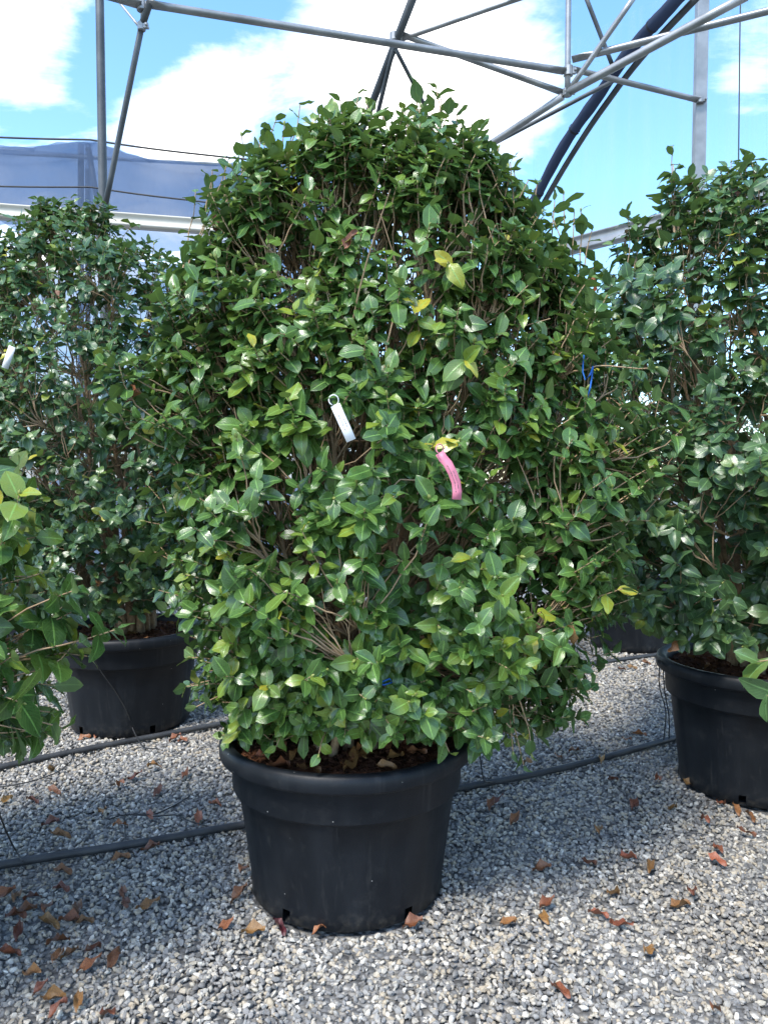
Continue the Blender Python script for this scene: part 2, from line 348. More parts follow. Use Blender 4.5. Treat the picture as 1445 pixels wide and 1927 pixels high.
# ------------------------------------------------------------------ layout of pots (x, y, rim radius, height)
POTS = {
    'main':   (-0.133, 2.74, 0.450, 0.555),
    'left':   (-1.53, 4.60, 0.450, 0.575),
    'right':  (1.78, 3.65, 0.450, 0.60),
    'behind': (2.16, 6.70, 0.450, 0.58),
    'mid':    (0.42, 5.55, 0.450, 0.53),
    'far':    (-3.25, 7.10, 0.450, 0.53),
    'nearl':  (-1.80, 2.0, 0.450, 0.52),
    'nearr':  (2.12, 2.18, 0.450, 0.52),
    'farr':   (4.15, 7.35, 0.450, 0.53),
}
# ------------------------------------------------------------------ ground sheet and gravel
rng = np.random.default_rng(11)
def build_ground():
    s = 600.0
    me = mesh_np('gravel_ground', [(-s, -s, -0.015), (s, -s, -0.015), (s, s, -0.015), (-s, s, -0.015)], [(0, 1, 2, 3)], False)
    tag(link('gravel_ground', me, M_GROUND), kind='structure')
    rocks = bpy.data.collections.new('gravel_stone_shapes')
    r = np.random.default_rng(3)
    for k in range(14):
        bm = bmesh.new()
        p = r.normal(size=(17, 3)); p /= np.linalg.norm(p, axis=1, keepdims=True); p *= r.uniform(0.78, 1.0, (17, 1))
        p *= np.array([1.0, r.uniform(0.62, 0.9), r.uniform(0.45, 0.72)]) 
        for q in p: bm.verts.new(q)
        res = bmesh.ops.convex_hull(bm, input=bm.verts[:])
        bmesh.ops.delete(bm, geom=[e for e in res['geom_interior'] if isinstance(e, bmesh.types.BMVert)], context='VERTS')
        me = bm_mesh(bm, 'gravel_stone', smooth=(k % 3 == 0)); me.materials.append(M_STONE)
        rocks.objects.link(bpy.data.objects.new('gravel_stone', me))
    pts, scl = [], []
    for (y0, y1, dens, s0, s1) in ((1.45, 3.2, 5200, 0.0074, 0.0185), (3.2, 4.8, 4300, 0.0084, 0.0190), (4.8, 9.0, 2400, 0.0115, 0.0190)):
        xw = 0.5 * y1 + 0.75
        n = int(dens * (y1 - y0) * 2 * xw)
        P = np.stack([r.uniform(-xw, xw, n), r.uniform(y0, y1, n)], -1)
        keep = np.abs(P[:, 0]) < 0.5 * P[:, 1] + 0.75
        for (x, y, R, h) in POTS.values(): keep &= np.hypot(P[:, 0] - x, P[:, 1] - y) > 0.345
        P = P[keep]; n = len(P)
        s = s0 + (s1 - s0) * r.beta(1.6, 2.6, n)
        z = -0.014 + s * 0.25 + r.uniform(0, 0.007, n) + 0.004 * np.sin(P[:, 0] * 7 + 1.3 * np.sin(P[:, 1] * 5)) 
        pts.append(np.column_stack([P, z])); scl.append(s)
    P = np.concatenate(pts); S = np.concatenate(scl); n = len(P)
    me = bpy.data.meshes.new('gravel'); me.vertices.add(n); me.vertices.foreach_set('co', P.astype(np.float32).ravel())
    a = me.attributes.new('rot', 'FLOAT_VECTOR', 'POINT')
    rot = np.stack([r.normal(0, 0.5, n), r.normal(0, 0.5, n), r.uniform(0, 6.28, n)], -1); a.data.foreach_set('vector', rot.astype(np.float32).ravel())
    a = me.attributes.new('size', 'FLOAT', 'POINT'); a.data.foreach_set('value', S.astype(np.float32))
    a = me.attributes.new('pick', 'INT', 'POINT'); a.data.foreach_set('value', r.integers(0, 14, n).astype(np.int32))
    o = link('gravel', me, M_STONE); tag(o, 'grey and beige crushed stone gravel covering the ground', 'gravel', kind='stuff')
    ng = bpy.data.node_groups.new('scatter_gravel', 'GeometryNodeTree')
    ng.interface.new_socket('Geometry', in_out='INPUT', socket_type='NodeSocketGeometry'); ng.interface.new_socket('Geometry', in_out='OUTPUT', socket_type='NodeSocketGeometry')
    gi, go = ng.nodes.new('NodeGroupInput'), ng.nodes.new('NodeGroupOutput')
    ci = ng.nodes.new('GeometryNodeCollectionInfo'); ci.inputs['Collection'].default_value = rocks; ci.inputs['Separate Children'].default_value = True; ci.inputs['Reset Children'].default_value = True
    ip = ng.nodes.new('GeometryNodeInstanceOnPoints'); ip.inputs['Pick Instance'].default_value = True
    def na(nm, t):
        q = ng.nodes.new('GeometryNodeInputNamedAttribute'); q.data_type = t; q.inputs['Name'].default_value = nm; return q.outputs['Attribute']
    l = ng.links.new
    l(gi.outputs[0], ip.inputs['Points']); l(ci.outputs[0], ip.inputs['Instance']); l(na('pick', 'INT'), ip.inputs['Instance Index'])
    e2r = ng.nodes.new('FunctionNodeEulerToRotation'); l(na('rot', 'FLOAT_VECTOR'), e2r.inputs[0]); l(e2r.outputs[0], ip.inputs['Rotation'])
    l(na('size', 'FLOAT'), ip.inputs['Scale']); l(ip.outputs[0], go.inputs[0])
    md = o.modifiers.new('scatter', 'NODES'); md.node_group = ng
build_ground()

# ------------------------------------------------------------------ greenhouse
def tube_obj(name, pts, r, mat, parent=None, sides=12, f0=0, f1=0, fd=None):
    return link(name, Tubes().add(pts, r, sides, f0, f1, fd).mesh(name), mat, parent)
def seg(a, b, n=2, ends=None):
    a, b = Vector(a), Vector(b); L_ = (b - a).length
    if ends:    # straight tube with flattened ends of the given length
        ts = [0, ends / L_, (ends + 0.09) / L_, 1 - (ends + 0.09) / L_, 1 - ends / L_, 1]
    else: ts = np.linspace(0, 1, n)
    return [a.lerp(b, float(t)) for t in ts]
def build_greenhouse():
    fr = empty('greenhouse_frame', at(188, 900, 6.6) * 1.0, 'galvanised tube greenhouse frame of posts, purlins and braces overhead', 'greenhouse frame')
    fr.location = (-2.44, 6.6, 0)
    def T(nm, a, b, r, ends=None, mat=M_STEEL, bend=None):
        p = seg(a, b, 2, ends) if ends else seg(a, b, 6)
        return tube_obj(nm, p, r, mat, fr, 14, 2 if ends else 0, 2 if ends else 0, (0, 0.35, 0.94))
    # left posts
    pl = at(188, 0, 6.6); top = 6.6
    T('post', (pl.x, 6.6, 0), (pl.x, 6.6, top), 0.034, mat=M_STEEL_DULL)
    p2 = at(197, 200, 6.75); T('post', (p2.x, 6.75, 2.4), (p2.x - 0.01, 6.75, top), 0.018, mat=M_STEEL_DULL)
    nL = at(267, 50, 6.1); nU = at(272, 8, 6.05)
    T('brace', at(197, 396, 6.55), nL, 0.023, mat=M_STEEL_DULL)
    T('strut', nL, nL + (at(284, 0, 6.0) - nL) * 4.2, 0.027, mat=M_STEEL_DULL)
    T('strut', at(268, 52, 6.08), at(268, -160, 6.08), 0.013)
    T('brace', at(264, 52, 6.1), at(205, -20, 6.3), 0.010)
    # purlin across, meeting the king post
    A, B = at(276, 7, 6.0), at(1062, 134, 6.98)
    T('purlin', A, B, 0.030, ends=0.07)
    T('purlin', at(190, -12, 5.9), at(266, 10, 6.02), 0.030, ends=0.05)
    k = at(1069, 0, 7.0)
    T('king_post', (k.x, 7.0, at(1069, 182, 7.0).z), (k.x, 7.0, 6.4), 0.026, mat=M_STEEL)
    pr = at(1312, 188, 7.5)
    T('tie_tube', at(1076, 130, 7.02), at(1316, 189, 7.44), 0.026, ends=0.05)
    # square post at the right
    o = link('post', beam((pr.x, 7.5, 0), (pr.x + 0.03, 7.5, 6.8), 0.105, 0.085, 'post'), M_STEEL, fr)
    T('purlin', at(1076, 112, 6.95), at(1520, 2, 6.2), 0.030, ends=0.10)
    N2 = at(1064, 176, 7.02)
    T('chord', N2, at(1405, -8, 6.1), 0.036)
    T('brace', at(1070, 170, 7.0), at(1196, -10, 6.6), 0.024)
    T('chord', at(1058, 182, 7.03), at(850, 318, 7.9), 0.032)
    T('brace', at(1150, 154, 7.3), at(850, 312, 8.0), 0.019, mat=M_STEEL_DULL)
    T('brace', at(1100, -10, 7.2), at(1152, 124, 7.35), 0.020, mat=M_STEEL_DULL)
    # second node left of it
    T('chord', at(780, -12, 6.6), at(640, 350, 8.4), 0.036, mat=M_STEEL_DULL)
    n3 = at(742, 68, 6.95)
    T('brace', at(748, 62, 6.95), at(1058, 174, 7.04), 0.026, ends=0.08)
    T('brace', at(750, 76, 7.0), at(985, -6, 6.5), 0.020, ends=0.05)
    T('brace', at(742, 84, 6.98), at(690, 300, 7.9), 0.021, mat=M_STEEL_DULL)
    T('brace', at(744, 92, 7.0), at(800, 200, 7.4), 0.018, mat=M_STEEL_DULL)
    # clamps at the nodes
    for (x, y, Y, r, h) in ((1069, 134, 6.99, 0.042, 0.085), (1067, 174, 7.02, 0.044, 0.06), (268, 12, 6.05, 0.042, 0.07), (267, 50, 6.09, 0.032, 0.06), (742, 70, 6.95, 0.044, 0.07), (1316, 189, 7.44, 0.034, 0.05)):
        c = at(x, y, Y)
        bm = bmesh.new()
        bmesh.ops.create_cone(bm, cap_ends=True, segments=10, radius1=r, radius2=r, depth=h, matrix=Matrix.Translation(c))
        box_bm(bm, c + Vector((r, -0.01, 0)), (0.045, 0.03, h * 0.7))
        bmesh.ops.create_cone(bm, cap_ends=True, segments=6, radius1=0.012, radius2=0.012, depth=0.07, matrix=Matrix.Translation(c + Vector((r + 0.012, -0.01, 0))) @ Matrix.Rotation(math.pi / 2, 4, 'X'))
        bmesh.ops.bevel(bm, geom=bm.edges[:], offset=0.003, segments=1, affect='EDGES')
        link('clamp', bm_mesh(bm, 'clamp'), M_STEEL, fr)
    # rolled up net tied to a sloping tube
    a, b = at(1300, -14, 6.4), at(1000, 430, 9.2)
    kn = [(0.0, 1300, -14, 6.4), (0.28, 1205, 88, 7.1), (0.5, 1136, 176, 7.7), (0.72, 1074, 272, 8.3), (0.88, 1027, 352, 8.8), (1.0, 985, 430, 9.2)]
    def arc(t):
        tt = [k[0] for k in kn]
        acc = Vector((0, 0, 0))
        for d in (-0.06, -0.03, 0, 0.03, 0.06):
            q = min(max(t + d * min(t, 1 - t) * 6, 0), 1); acc += at(np.interp(q, tt, [k[1] for k in kn]), np.interp(q, tt, [k[2] for k in kn]), np.interp(q, tt, [k[3] for k in kn]))
        return acc / 5
    rl = empty('rolled_shade_net', tuple(b), 'dark blue shade net rolled up along a sloping roof tube', 'shade net')
    n = 60; P = []; R = []
    r_ = np.random.default_rng(5); ph = r_.uniform(0, 6, 5)
    for i in range(n):
        t = i / (n - 1); p = Vector(arc(t))
        p += Vector((-0.05, 0, 0.02)) + Vector((0.006 * math.sin(t * 17 + ph[0]), 0, 0.008 * math.sin(t * 13 + ph[1])))
        P.append(p); R.append(0.056 + 0.0025 * math.sin(t * 31 + ph[2]) + 0.0015 * math.sin(t * 77 + ph[3]))
    link('net_roll', Tubes().add(P, np.array(R), 14).mesh('net_roll'), M_ROLL, rl)
    o1 = Vector((0.055, 0, -0.03))
    link('support_tube', Tubes().add([arc(t) + o1 for t in np.linspace(0, 1, 24)], 0.030, 12).mesh('support_tube'), M_STEEL_DULL, rl)
    o2 = Vector((0.10, 0.02, 0.02))
    link('film_clip_rail', Tubes().add([arc(t) + o2 for t in np.linspace(0, 1, 24)], 0.018, 10).mesh('film_clip_rail'), M_STEEL_DULL, rl)
    for i in range(4, n - 4, 7):
        c = P[i]; d = (P[i + 1] - P[i - 1]).normalized()
        link('tie_band', Tubes().add([c - d * 0.012, c + d * 0.012], 0.062, 14, caps=False).mesh('tie_band'), M_WIRE, rl) if i % 2 else None
    # gutters
    def gutter(nm, a, b, h, label):
        a, b = Vector(a), Vector(b); d = (b - a).normalized(); s = Vector((d.y, -d.x, 0))
        if s.y > 0: s = -s
        up = Vector((0, 0, 1))
        prof = [(0.0, 0.0), (0.035, 0.0), (0.035, -0.018), (0.012, -0.03), (0.012, -0.10 * h), (0.045, -0.125 * h), (0.045, -0.15 * h), (-0.12, -0.15 * h), (-0.12, 0.0)]
        V = []
        for q in (a, b):
            for (u, w) in prof: V.append(q + s * u + up * w)
        k = len(prof); Fc = [(i, (i + 1) % k, k + (i + 1) % k, k + i) for i in range(k)]
        me = mesh_np(nm, [tuple(v - a) for v in V], Fc, False)
        o = link(nm, me, M_GUTTER if 'tan' in label else M_STEEL, loc=a); tag(o, label, 'gutter'); return o
    gutter('rain_gutter', at(-120, 375, 8.85), at(660, 433, 9.95), 1.0, 'long tan rain gutter under the blue shade net behind the left shrub')
    gutter('rain_gutter', at(1000, 468, 10.9), at(1560, 318, 8.1), 1.25, 'grey metal gutter rising to the right behind the right shrub')
    # translucent side film at the right
    def sheet(nm, pts_fn, nu, nv, mat, label, cat, thick=0.004):
        V = [pts_fn(i / nu, j / nv) for j in range(nv + 1) for i in range(nu + 1)]
        c = Vector(V[0]); V = [tuple(Vector(v) - c) for v in V]
        Fc = [(j * (nu + 1) + i, j * (nu + 1) + i + 1, (j + 1) * (nu + 1) + i + 1, (j + 1) * (nu + 1) + i) for j in range(nv) for i in range(nu)]
        o = link(nm, mesh_np(nm, V, Fc, True), mat, loc=c); return tag(o, label, cat)
    fa, fb = at(1000, 460, 11.1), at(1640, 300, 8.0)
    def film(u, v):
        p = Vector((fa.x + (fb.x - fa.x) * u, fa.y + (fb.y - fa.y) * u, 0))
        return (p.x + 0.012 * math.sin(v * 9 + u * 23), p.y + 0.015 * math.sin(u * 60), 0.15 + v * 7.2)
    sheet('side_film', film, 40, 12, M_FILM, 'clear plastic film wall hanging behind the right shrub', 'plastic film')
    # blue-grey shade net house beyond the gutter on the left
    nh = empty('shade_net_house', (-5.6, 12.3, 0), 'blue grey shade net house with a sagging top behind the left posts', 'shade house')
    def top_y(px):     # sagging upper edge, read along the photograph
        xs = [-200, -60, 0, 60, 110, 150, 165, 180, 200, 240, 285, 340, 400, 470, 560, 700]
        ys = [262, 274, 276, 275, 271, 266, 264.5, 266, 274, 289, 299, 306, 309, 306, 296, 280]
        return float(np.interp(px, xs, ys))
    nu, nv = 90, 14; V = []
    for j in range(nv + 1):
        for i in range(nu + 1):
            px = -200 + 900 * i / nu; t = at(px, top_y(px), 12.3); bz = 5.45
            w = j / nv
            V.append((t.x, 12.3 + 0.05 * math.sin(i * 0.55) * w + 0.02 * math.sin(i * 1.7 + j * 0.6), bz + (t.z - bz) * w))
    Fc = [(j * (nu + 1) + i, j * (nu + 1) + i + 1, (j + 1) * (nu + 1) + i + 1, (j + 1) * (nu + 1) + i) for j in range(nv) for i in range(nu)]
    link('net_wall', mesh_np('net_wall', V, Fc), M_SHADE, nh)
    V = []
    for j in range(7):
        for i in range(nu + 1):
            px = -200 + 900 * i / nu; V.append((at(px, 480, 12.5).x, 12.5 + 0.05 * math.sin(i * 0.4 + j) , 0.2 + 4.75 * j / 6 + 0.05 * math.sin(i * 0.21) * (j == 6)))
    Fc = [(j * (nu + 1) + i, j * (nu + 1) + i + 1, (j + 1) * (nu + 1) + i + 1, (j + 1) * (nu + 1) + i) for j in range(6) for i in range(nu)]
    link('net_skirt', mesh_np('net_skirt', V, Fc), M_SHADE, nh)
    V = []
    for j in range(6):
        for i in range(nu + 1):
            px = -200 + 900 * i / nu; t = at(px, top_y(px), 12.3); V.append((t.x, 12.3 + j * 1.1 + 0.02, t.z + 0.004 - j * 0.02 - 0.10 * math.sin(j / 5 * math.pi)))
    Fc = [(j * (nu + 1) + i, j * (nu + 1) + i + 1, (j + 1) * (nu + 1) + i + 1, (j + 1) * (nu + 1) + i) for j in range(5) for i in range(nu)]
    link('net_roof', mesh_np('net_roof', V, Fc), M_SHADE, nh)
    for (x0, x1, Y, r) in ((153, 153, 12.7, 0.05), (166, 166, 13.2, 0.045), (166, 186, 12.55, 0.045), (166, 172, 15.5, 0.05)):
        t, b_ = at(x0, 272, Y), at(x1, 392, Y)
        link('post', Tubes().add([b_ + (b_ - t) * (b_.z / (t.z - b_.z) if x0 == x1 else 0.3), t], r, 10).mesh('post'), M_STEEL_DULL, nh)
    link('rail', Tubes().add([at(-150, 270, 12.8), at(150, 294, 12.8)], 0.035, 8).mesh('rail'), M_STEEL, nh)
    link('rail', Tubes().add([at(-20, 286, 12.6), at(420, 310, 12.6)], 0.03, 8).mesh('rail'), M_STEEL, nh)
    # cables
    def cable(pp, Y, r, label, par=None):
        P = [at(x, y, Y) for x, y in pp]; Q = []
        for i in range(len(P) - 1):
            for t in np.linspace(0, 1, 8, endpoint=False):
                q = P[i].lerp(P[i + 1], float(t)); q.z -= 0.05 * math.sin(math.pi * t) * (P[i + 1] - P[i]).length * 0.15; Q.append(q)
        Q.append(P[-1]); c = Q[0].copy()
        o = link('cable', Tubes().add([q - c for q in Q], r, 6).mesh('cable'), M_WIRE, loc=c); tag(o, label, 'cable', 'cables strung across the greenhouse')
    cable([(-150, 250), (170, 263), (400, 293), (700, 318)], 11.6, 0.014, 'black cable touching the peak of the blue shade net')
    cable([(-150, 345), (170, 352), (350, 376), (700, 410)], 11.4, 0.012, 'thin black cable across the middle of the blue shade net')
    c = at(1388, 300, 6.9)
    o = link('cable', Tubes().add([(0, 0, -0.9), (0.004, 0, 0), (-0.006, 0, 1.0), (-0.012, 0, 3.0)], 0.006, 6).mesh('cable'), M_WIRE, loc=c)
    tag(o, 'thin black wire hanging straight down right of the square post', 'cable', 'cables strung across the greenhouse')
build_greenhouse()

# ------------------------------------------------------------------ pots with soil
def build_pot(key, label, seed=0):
    x, y, R, h = POTS[key]; rb = R * 0.755
    root = empty('plant_pot', (x, y, 0), label, 'pot', 'large black nursery pots')
    e = h / 0.52; b1 = R * 0.920; b2 = R * 0.893; b3 = R * 0.862
    zb = h - 0.178
    prof = [(0.02, 0.012), (rb - 0.03, 0.010), (rb - 0.012, 0.0), (rb, 0.010), (rb + 0.004, 0.05), (rb + (b3 - rb) * 0.35, 0.14 * e), (rb + (b3 - rb) * 0.68, 0.25 * e), (b3, zb - 0.004), (b3 + 0.004, zb), (b2 + 0.001, zb + 0.004), (b2 + 0.004, zb + 0.012),
            (b1 - 0.004, h - 0.060), (b1, h - 0.056)]
    rnd = np.random.default_rng(seed); off = rnd.uniform(0, 6.28)
    def flute(t, r, z, k):      # flat panels moulded into the body
        if 4 <= k <= 7:
            a = ((t + off) * 7 / math.pi) % 2.0
            return r - 0.006 * (1 / (1 + math.exp((abs(a - 1.0) - 0.62) * 30)))
        return r + 0.0015 * math.sin(2 * t + off)
    V, F = lathe(prof, 140, flute)
    # drainage notches: drop the faces of short slots at the foot
    seg_ = 140; drop = set()
    for n0 in range(7, seg_, 28):
        for d in range(2): drop.add((3, (n0 + d) % seg_)); drop.add((2, (n0 + d) % seg_))
    keep = [f for idx, f in enumerate(F) if (idx // seg_, idx % seg_) not in drop]
    link('pot_body', mesh_np('pot_body', V, keep), M_POT, root, loc=(0, 0, 0))
    rim = [(b1 - 0.001, h - 0.058), (R - 0.010, h - 0.062), (R - 0.003, h - 0.058), (R, h - 0.050), (R + 0.001, h - 0.026), (R - 0.004, h - 0.008), (R - 0.014, h), (R - 0.034, h - 0.002), (R - 0.046, h - 0.012), (R - 0.052, h - 0.03), (R - 0.056, h - 0.12), (R - 0.09, h - 0.17)]
    V, F = lathe(rim, 96, lambda t, r, z, k: r + 0.003 * math.sin(2 * t + off) + 0.0012 * math.sin(5 * t + off))
    link('rim', mesh_np('rim', V, F), M_POT, root, loc=(0, 0, 0))
    # soil: lumpy disc of bark
    nr, na_ = 26, 80; V = [(0, 0, h - 0.05)]; Fq = []
    for i in range(1, nr + 1):
        for j in range(na_):
            t = 2 * math.pi * j / na_; r = (R - 0.053) * i / nr
            z = h - 0.050 + 0.018 * (1 - i / nr) + 0.006 * rnd.normal() + 0.008 * math.sin(5 * t + 9 * r) * (i < nr)
            V.append((r * math.cos(t), r * math.sin(t), z))
    for i in range(nr):
        for j in range(na_):
            j2 = (j + 1) % na_
            if i == 0:
                if j % 2 == 0: Fq.append((0, 1 + j, 1 + j2, 1 + (j + 2) % na_))
            else: Fq.append((1 + (i - 1) * na_ + j, 1 + i * na_ + j, 1 + i * na_ + j2, 1 + (i - 1) * na_ + j2))
    soil = link('soil', mesh_np('soil', V, Fq, False), M_SOIL, root, loc=(0, 0, 0))
    # loose bark chips
    bm = bmesh.new()
    for _ in range(260 if key in ('main', 'left', 'right') else 60):
        t, r = rnd.uniform(0, 6.28), (R - 0.07) * math.sqrt(rnd.uniform(0.1, 1)); s = rnd.uniform(0.006, 0.016)
        rot = Matrix.Rotation(rnd.uniform(0, 6.28), 3, 'Z') @ Matrix.Rotation(rnd.normal(0, 0.5), 3, 'X')
        box_bm(bm, Vector((r * math.cos(t), r * math.sin(t), h - 0.04 + 0.018 * (1 - r / R))), (s * 1.7, s, s * 0.5), rot)
    ch = link('bark_chips', bm_mesh(bm, 'bark_chips'), M_SOIL, soil, loc=(0, 0, 0)); ch['kind'] = 'stuff'
    return root
POT_LABELS = {
    'main': 'large black plastic pot with thick rolled rim in front centre on the gravel',
    'left': 'black plastic pot on the left with pale dust and a thin drip line across it',
    'right': 'large black plastic pot cut by the right edge, in front of the hose end',
    'behind': 'black pot in the gap between the centre shrub and the right pot, farther back',
    'mid': 'black pot hidden behind the centre shrub',
    'far': 'black pot far back on the left behind the left shrub',
    'nearl': 'black pot of the nearest shrub beyond the left edge',
    'nearr': 'black pot of the nearest shrub beyond the right edge',
    'farr': 'black pot far back on the right behind the right shrub',
}
for k_, (key, lab) in enumerate(POT_LABELS.items()): build_pot(key, lab, 20 + k_)

# ------------------------------------------------------------------ leaf shapes
def leaf_shape(width, fold, curl, twist, wave, five=True):
    rows = [(-0.09, 0.022), (0.035, 0.30), (0.20, 0.84), (0.44, 1.0), (0.68, 0.85), (0.88, 0.42), (1.0, 0.02)]
    us = (-1, -0.5, 0, 0.5, 1) if five else (-1, 0, 1)
    V, UV = [], []
    for t, w in rows:
        for u in us:
            x = u * w * width
            z = abs(x) * fold + (0.55 * (abs(u) ** 2) * -0.10 * width * w) - curl * max(t, 0) ** 2 + wave * math.sin(t * 9 + u * 2) * abs(u) * 0.03 + x * twist * t
            V.append((x, t - 0.25 * curl * max(t, 0) ** 2, z)); UV.append((0.5 + 0.5 * u, max(0, t)))
    k = len(us); F = [(i * k + j, i * k + j + 1, (i + 1) * k + j + 1, (i + 1) * k + j) for i in range(len(rows) - 1) for j in range(k - 1)]
    return np.array(V), np.array(F), np.array(UV)
SH = [(0.30, 0.30, 0.16, 0.10, 1), (0.325, 0.18, 0.32, -0.2, 1.5), (0.35, 0.10, 0.12, 0.15, 1), (0.28, 0.50, 0.42, 0.0, 2), (0.30, 0.24, -0.06, -0.1, 1.2), (0.29, 0.12, 0.52, 0.25, 2.4), (0.365, 0.16, 0.18, 0, 1), (0.27, 0.62, 0.05, 0.3, 1.5), (0.32, -0.06, 0.12, -0.2, 2.0)]
LEAF5 = [leaf_shape(*s, True) for s in SH]; LEAF3 = [leaf_shape(*s, False) for s in SH]
TINTS = [0.06, 0.2, 0.34, 0.46, 0.58, 0.72, 0.86, 0.95]
_leaf_cache = {}
def leaf_mesh(v, ti, mat):
    key = (v, ti, mat.name)
    if key not in _leaf_cache:
        V, F, UV = LEAF5[v]; me = mesh_np('leaf', V, F, True, UV, {'tint': np.full(len(V), TINTS[ti])}); me.materials.append(mat); _leaf_cache[key] = me
    return _leaf_cache[key]

# ------------------------------------------------------------------ camellia generator
def nrm(v): return v / (np.linalg.norm(v) + 1e-9)
def bez(p0, p1, p2, p3, n):
    t = np.linspace(0, 1, n)[:, None]; return (1 - t) ** 3 * p0 + 3 * (1 - t) ** 2 * t * p1 + 3 * (1 - t) * t * t * p2 + t ** 3 * p3
class Shrub: pass
def grow(key, prof, n_stem, n_tip, seed, leaf_len=(0.048, 0.079), depth=0.82, gap=0.30, leaders=(), lod5=True, mat=None, base_r=0.022, bare=130, accept=None, young=0.05, tipleaves=(6, 10), inner=0.42, back=0.45, gcut=1.35, extra=()):
    """prof: list of (z, half width, centre offset in x); leaders: world points of shoots standing above the outline"""
    px, py, R, h = POTS[key]; r = np.random.default_rng(seed); s = Shrub()
    s.key = key; s.base = np.array([px, py, h - 0.045]); s.mat = mat or M_LEAF; s.lod5 = lod5
    zs, ws, cs = (np.array(a, float) for a in zip(*prof))
    ph = r.uniform(0, 6.28, 8)
    def rad(z, t):
        w = np.interp(z, zs, ws)
        lump = 1 + 0.065 * math.sin(3 * t + ph[0] + 2.1 * z) + 0.065 * math.sin(5 * t - 4.7 * z + ph[1]) + 0.06 * math.sin(9 * t + 8.3 * z + ph[2])
        return w * lump
    def pt(z, t, f):
        q = rad(z, t) * f
        return np.array([px + np.interp(z, zs, cs) + q * math.cos(t), py + q * math.sin(t) * depth, z])
    zt, z0 = zs[-1], zs[0]
    nodes, tang = [], []
    s.stems = []; tw = Tubes(); s.tw = tw; s.buds = Tubes()
    def add_nodes(P, fr0=0.15):
        T = np.gradient(P, axis=0)
        for p, q in zip(P, T):
            if p[2] > s.base[2] + 0.10: nodes.append(p); tang.append(nrm(q))
    for k in range(n_stem):
        t = 2 * math.pi * (k + r.uniform(-0.3, 0.3)) / n_stem
        b = s.base + np.array([math.cos(t), math.sin(t), 0]) * r.uniform(0.05, 0.17); b[2] -= 0.03
        ze = zt - (zt - z0) * r.uniform(0.04, 0.42); e = pt(ze, t + r.normal(0, 0.3), r.uniform(0.25, 0.75))
        d = e - b; m1 = b + np.array([d[0] * 0.22, d[1] * 0.22, d[2] * 0.30]) + r.normal(0, 0.03, 3); m2 = b + np.array([d[0] * 0.75, d[1] * 0.75, d[2] * 0.62]) + r.normal(0, 0.05, 3)
        P = bez(b, m1, m2, e, 22); P[2:-1] += r.normal(0, 0.006, (19, 3))
        rr = np.linspace(1, 0.16, 22) ** 1.15 * base_r * r.uniform(0.65, 1.15); rr[0] *= 1.25; rr[1] *= 1.1
        s.stems.append(Tubes().add(P, rr, 8)); add_nodes(P)
        for i in range(4, 22, 1):       # side branches
            if r.uniform() < 0.22: continue
            a = t + r.normal(0, 1.0); zz = min(P[i][2] + r.uniform(0.05, 0.5), zt - 0.04); zz = max(zz, z0)
            e2 = pt(zz, a, r.uniform(0.5, 0.86)); L_ = np.linalg.norm(e2 - P[i])
            Tg = nrm(P[i] - P[i - 1])
            Q = bez(P[i], P[i] + (Tg * 0.5 + nrm(e2 - P[i]) * 0.5) * L_ * 0.35, e2 - (nrm(e2 - P[i]) * 0.6 + np.array([0, 0, 0.4])) * L_ * 0.3, e2, 9)
            Q[1:-1] += r.normal(0, 0.006, (7, 3))
            tw.add(Q, np.linspace(min(rr[i] * 0.6, 0.008), 0.0026, 9), 5, caps=False); add_nodes(Q)
    for c in extra:                     # stems that show through the front of the crown
        c = np.array(c); kk = np.linspace(0, len(c) - 1, 26); P = np.stack([np.interp(kk, np.arange(len(c)), c[:, j]) for j in range(3)], -1)
        for _ in range(3): P[1:-1] = (P[:-2] + 2 * P[1:-1] + P[2:]) / 4
        P[2:-1] += r.normal(0, 0.003, (23, 3)); s.stems.append(Tubes().add(P, np.linspace(1, 0.2, 26) * base_r * 0.5, 8)); add_nodes(P)
    kd = kdtree.KDTree(len(nodes))
    for i, p in enumerate(nodes): kd.insert(p, i)
    kd.balance()
    for _ in range(bare):               # bare inner twigs
        i = r.integers(len(nodes)); p = nodes[i]; L_ = r.uniform(0.12, 0.42)
        if p[2] + L_ > zt - 0.25 or np.hypot(p[0] - px, p[1] - py) > 0.75 * np.interp(p[2], zs, ws): continue
        d = nrm(tang[i] * 0.7 + np.array([0, 0, 0.7]) + r.normal(0, 0.45, 3)); P = bez(p, p + d * L_ * 0.3, p + d * L_ * 0.7 + r.normal(0, 0.02, 3), p + d * L_ + r.normal(0, 0.03, 3), 6)
        tw.add(P, np.linspace(0.0032, 0.0014, 6), 4, caps=False)
    LP, LD, LN, LL, LV, LT = [], [], [], [], [], []
    def leaf(p, d, n, L_, tint):
        LP.append(p); LD.append(nrm(d)); LN.append(n); LL.append(L_); LV.append(r.integers(len(SH))); LT.append(min(max(tint, 0), 1))
    def shoot(tip, T, long=False, nl=None):
        q = tip - T * (0.20 if not long else 0.35) - np.array([0, 0, 0.10])
        best = None
        for (co, i, dd) in kd.find_n(q, 10):
            if co[2] < tip[2] + 0.03: best = i; break
        if best is None: best = kd.find(q)[1]
        p0 = nodes[best]; L_ = np.linalg.norm(tip - p0) + 1e-6
        P = bez(p0, p0 + tang[best] * L_ * 0.3, tip - T * min(L_ * 0.45, 0.2), tip, 9); P[2:-1] += r.normal(0, 0.004, (6, 3))
        tw.add(P, np.linspace(0.0034 if not long else 0.005, 0.0017, 9), 4, caps=False)
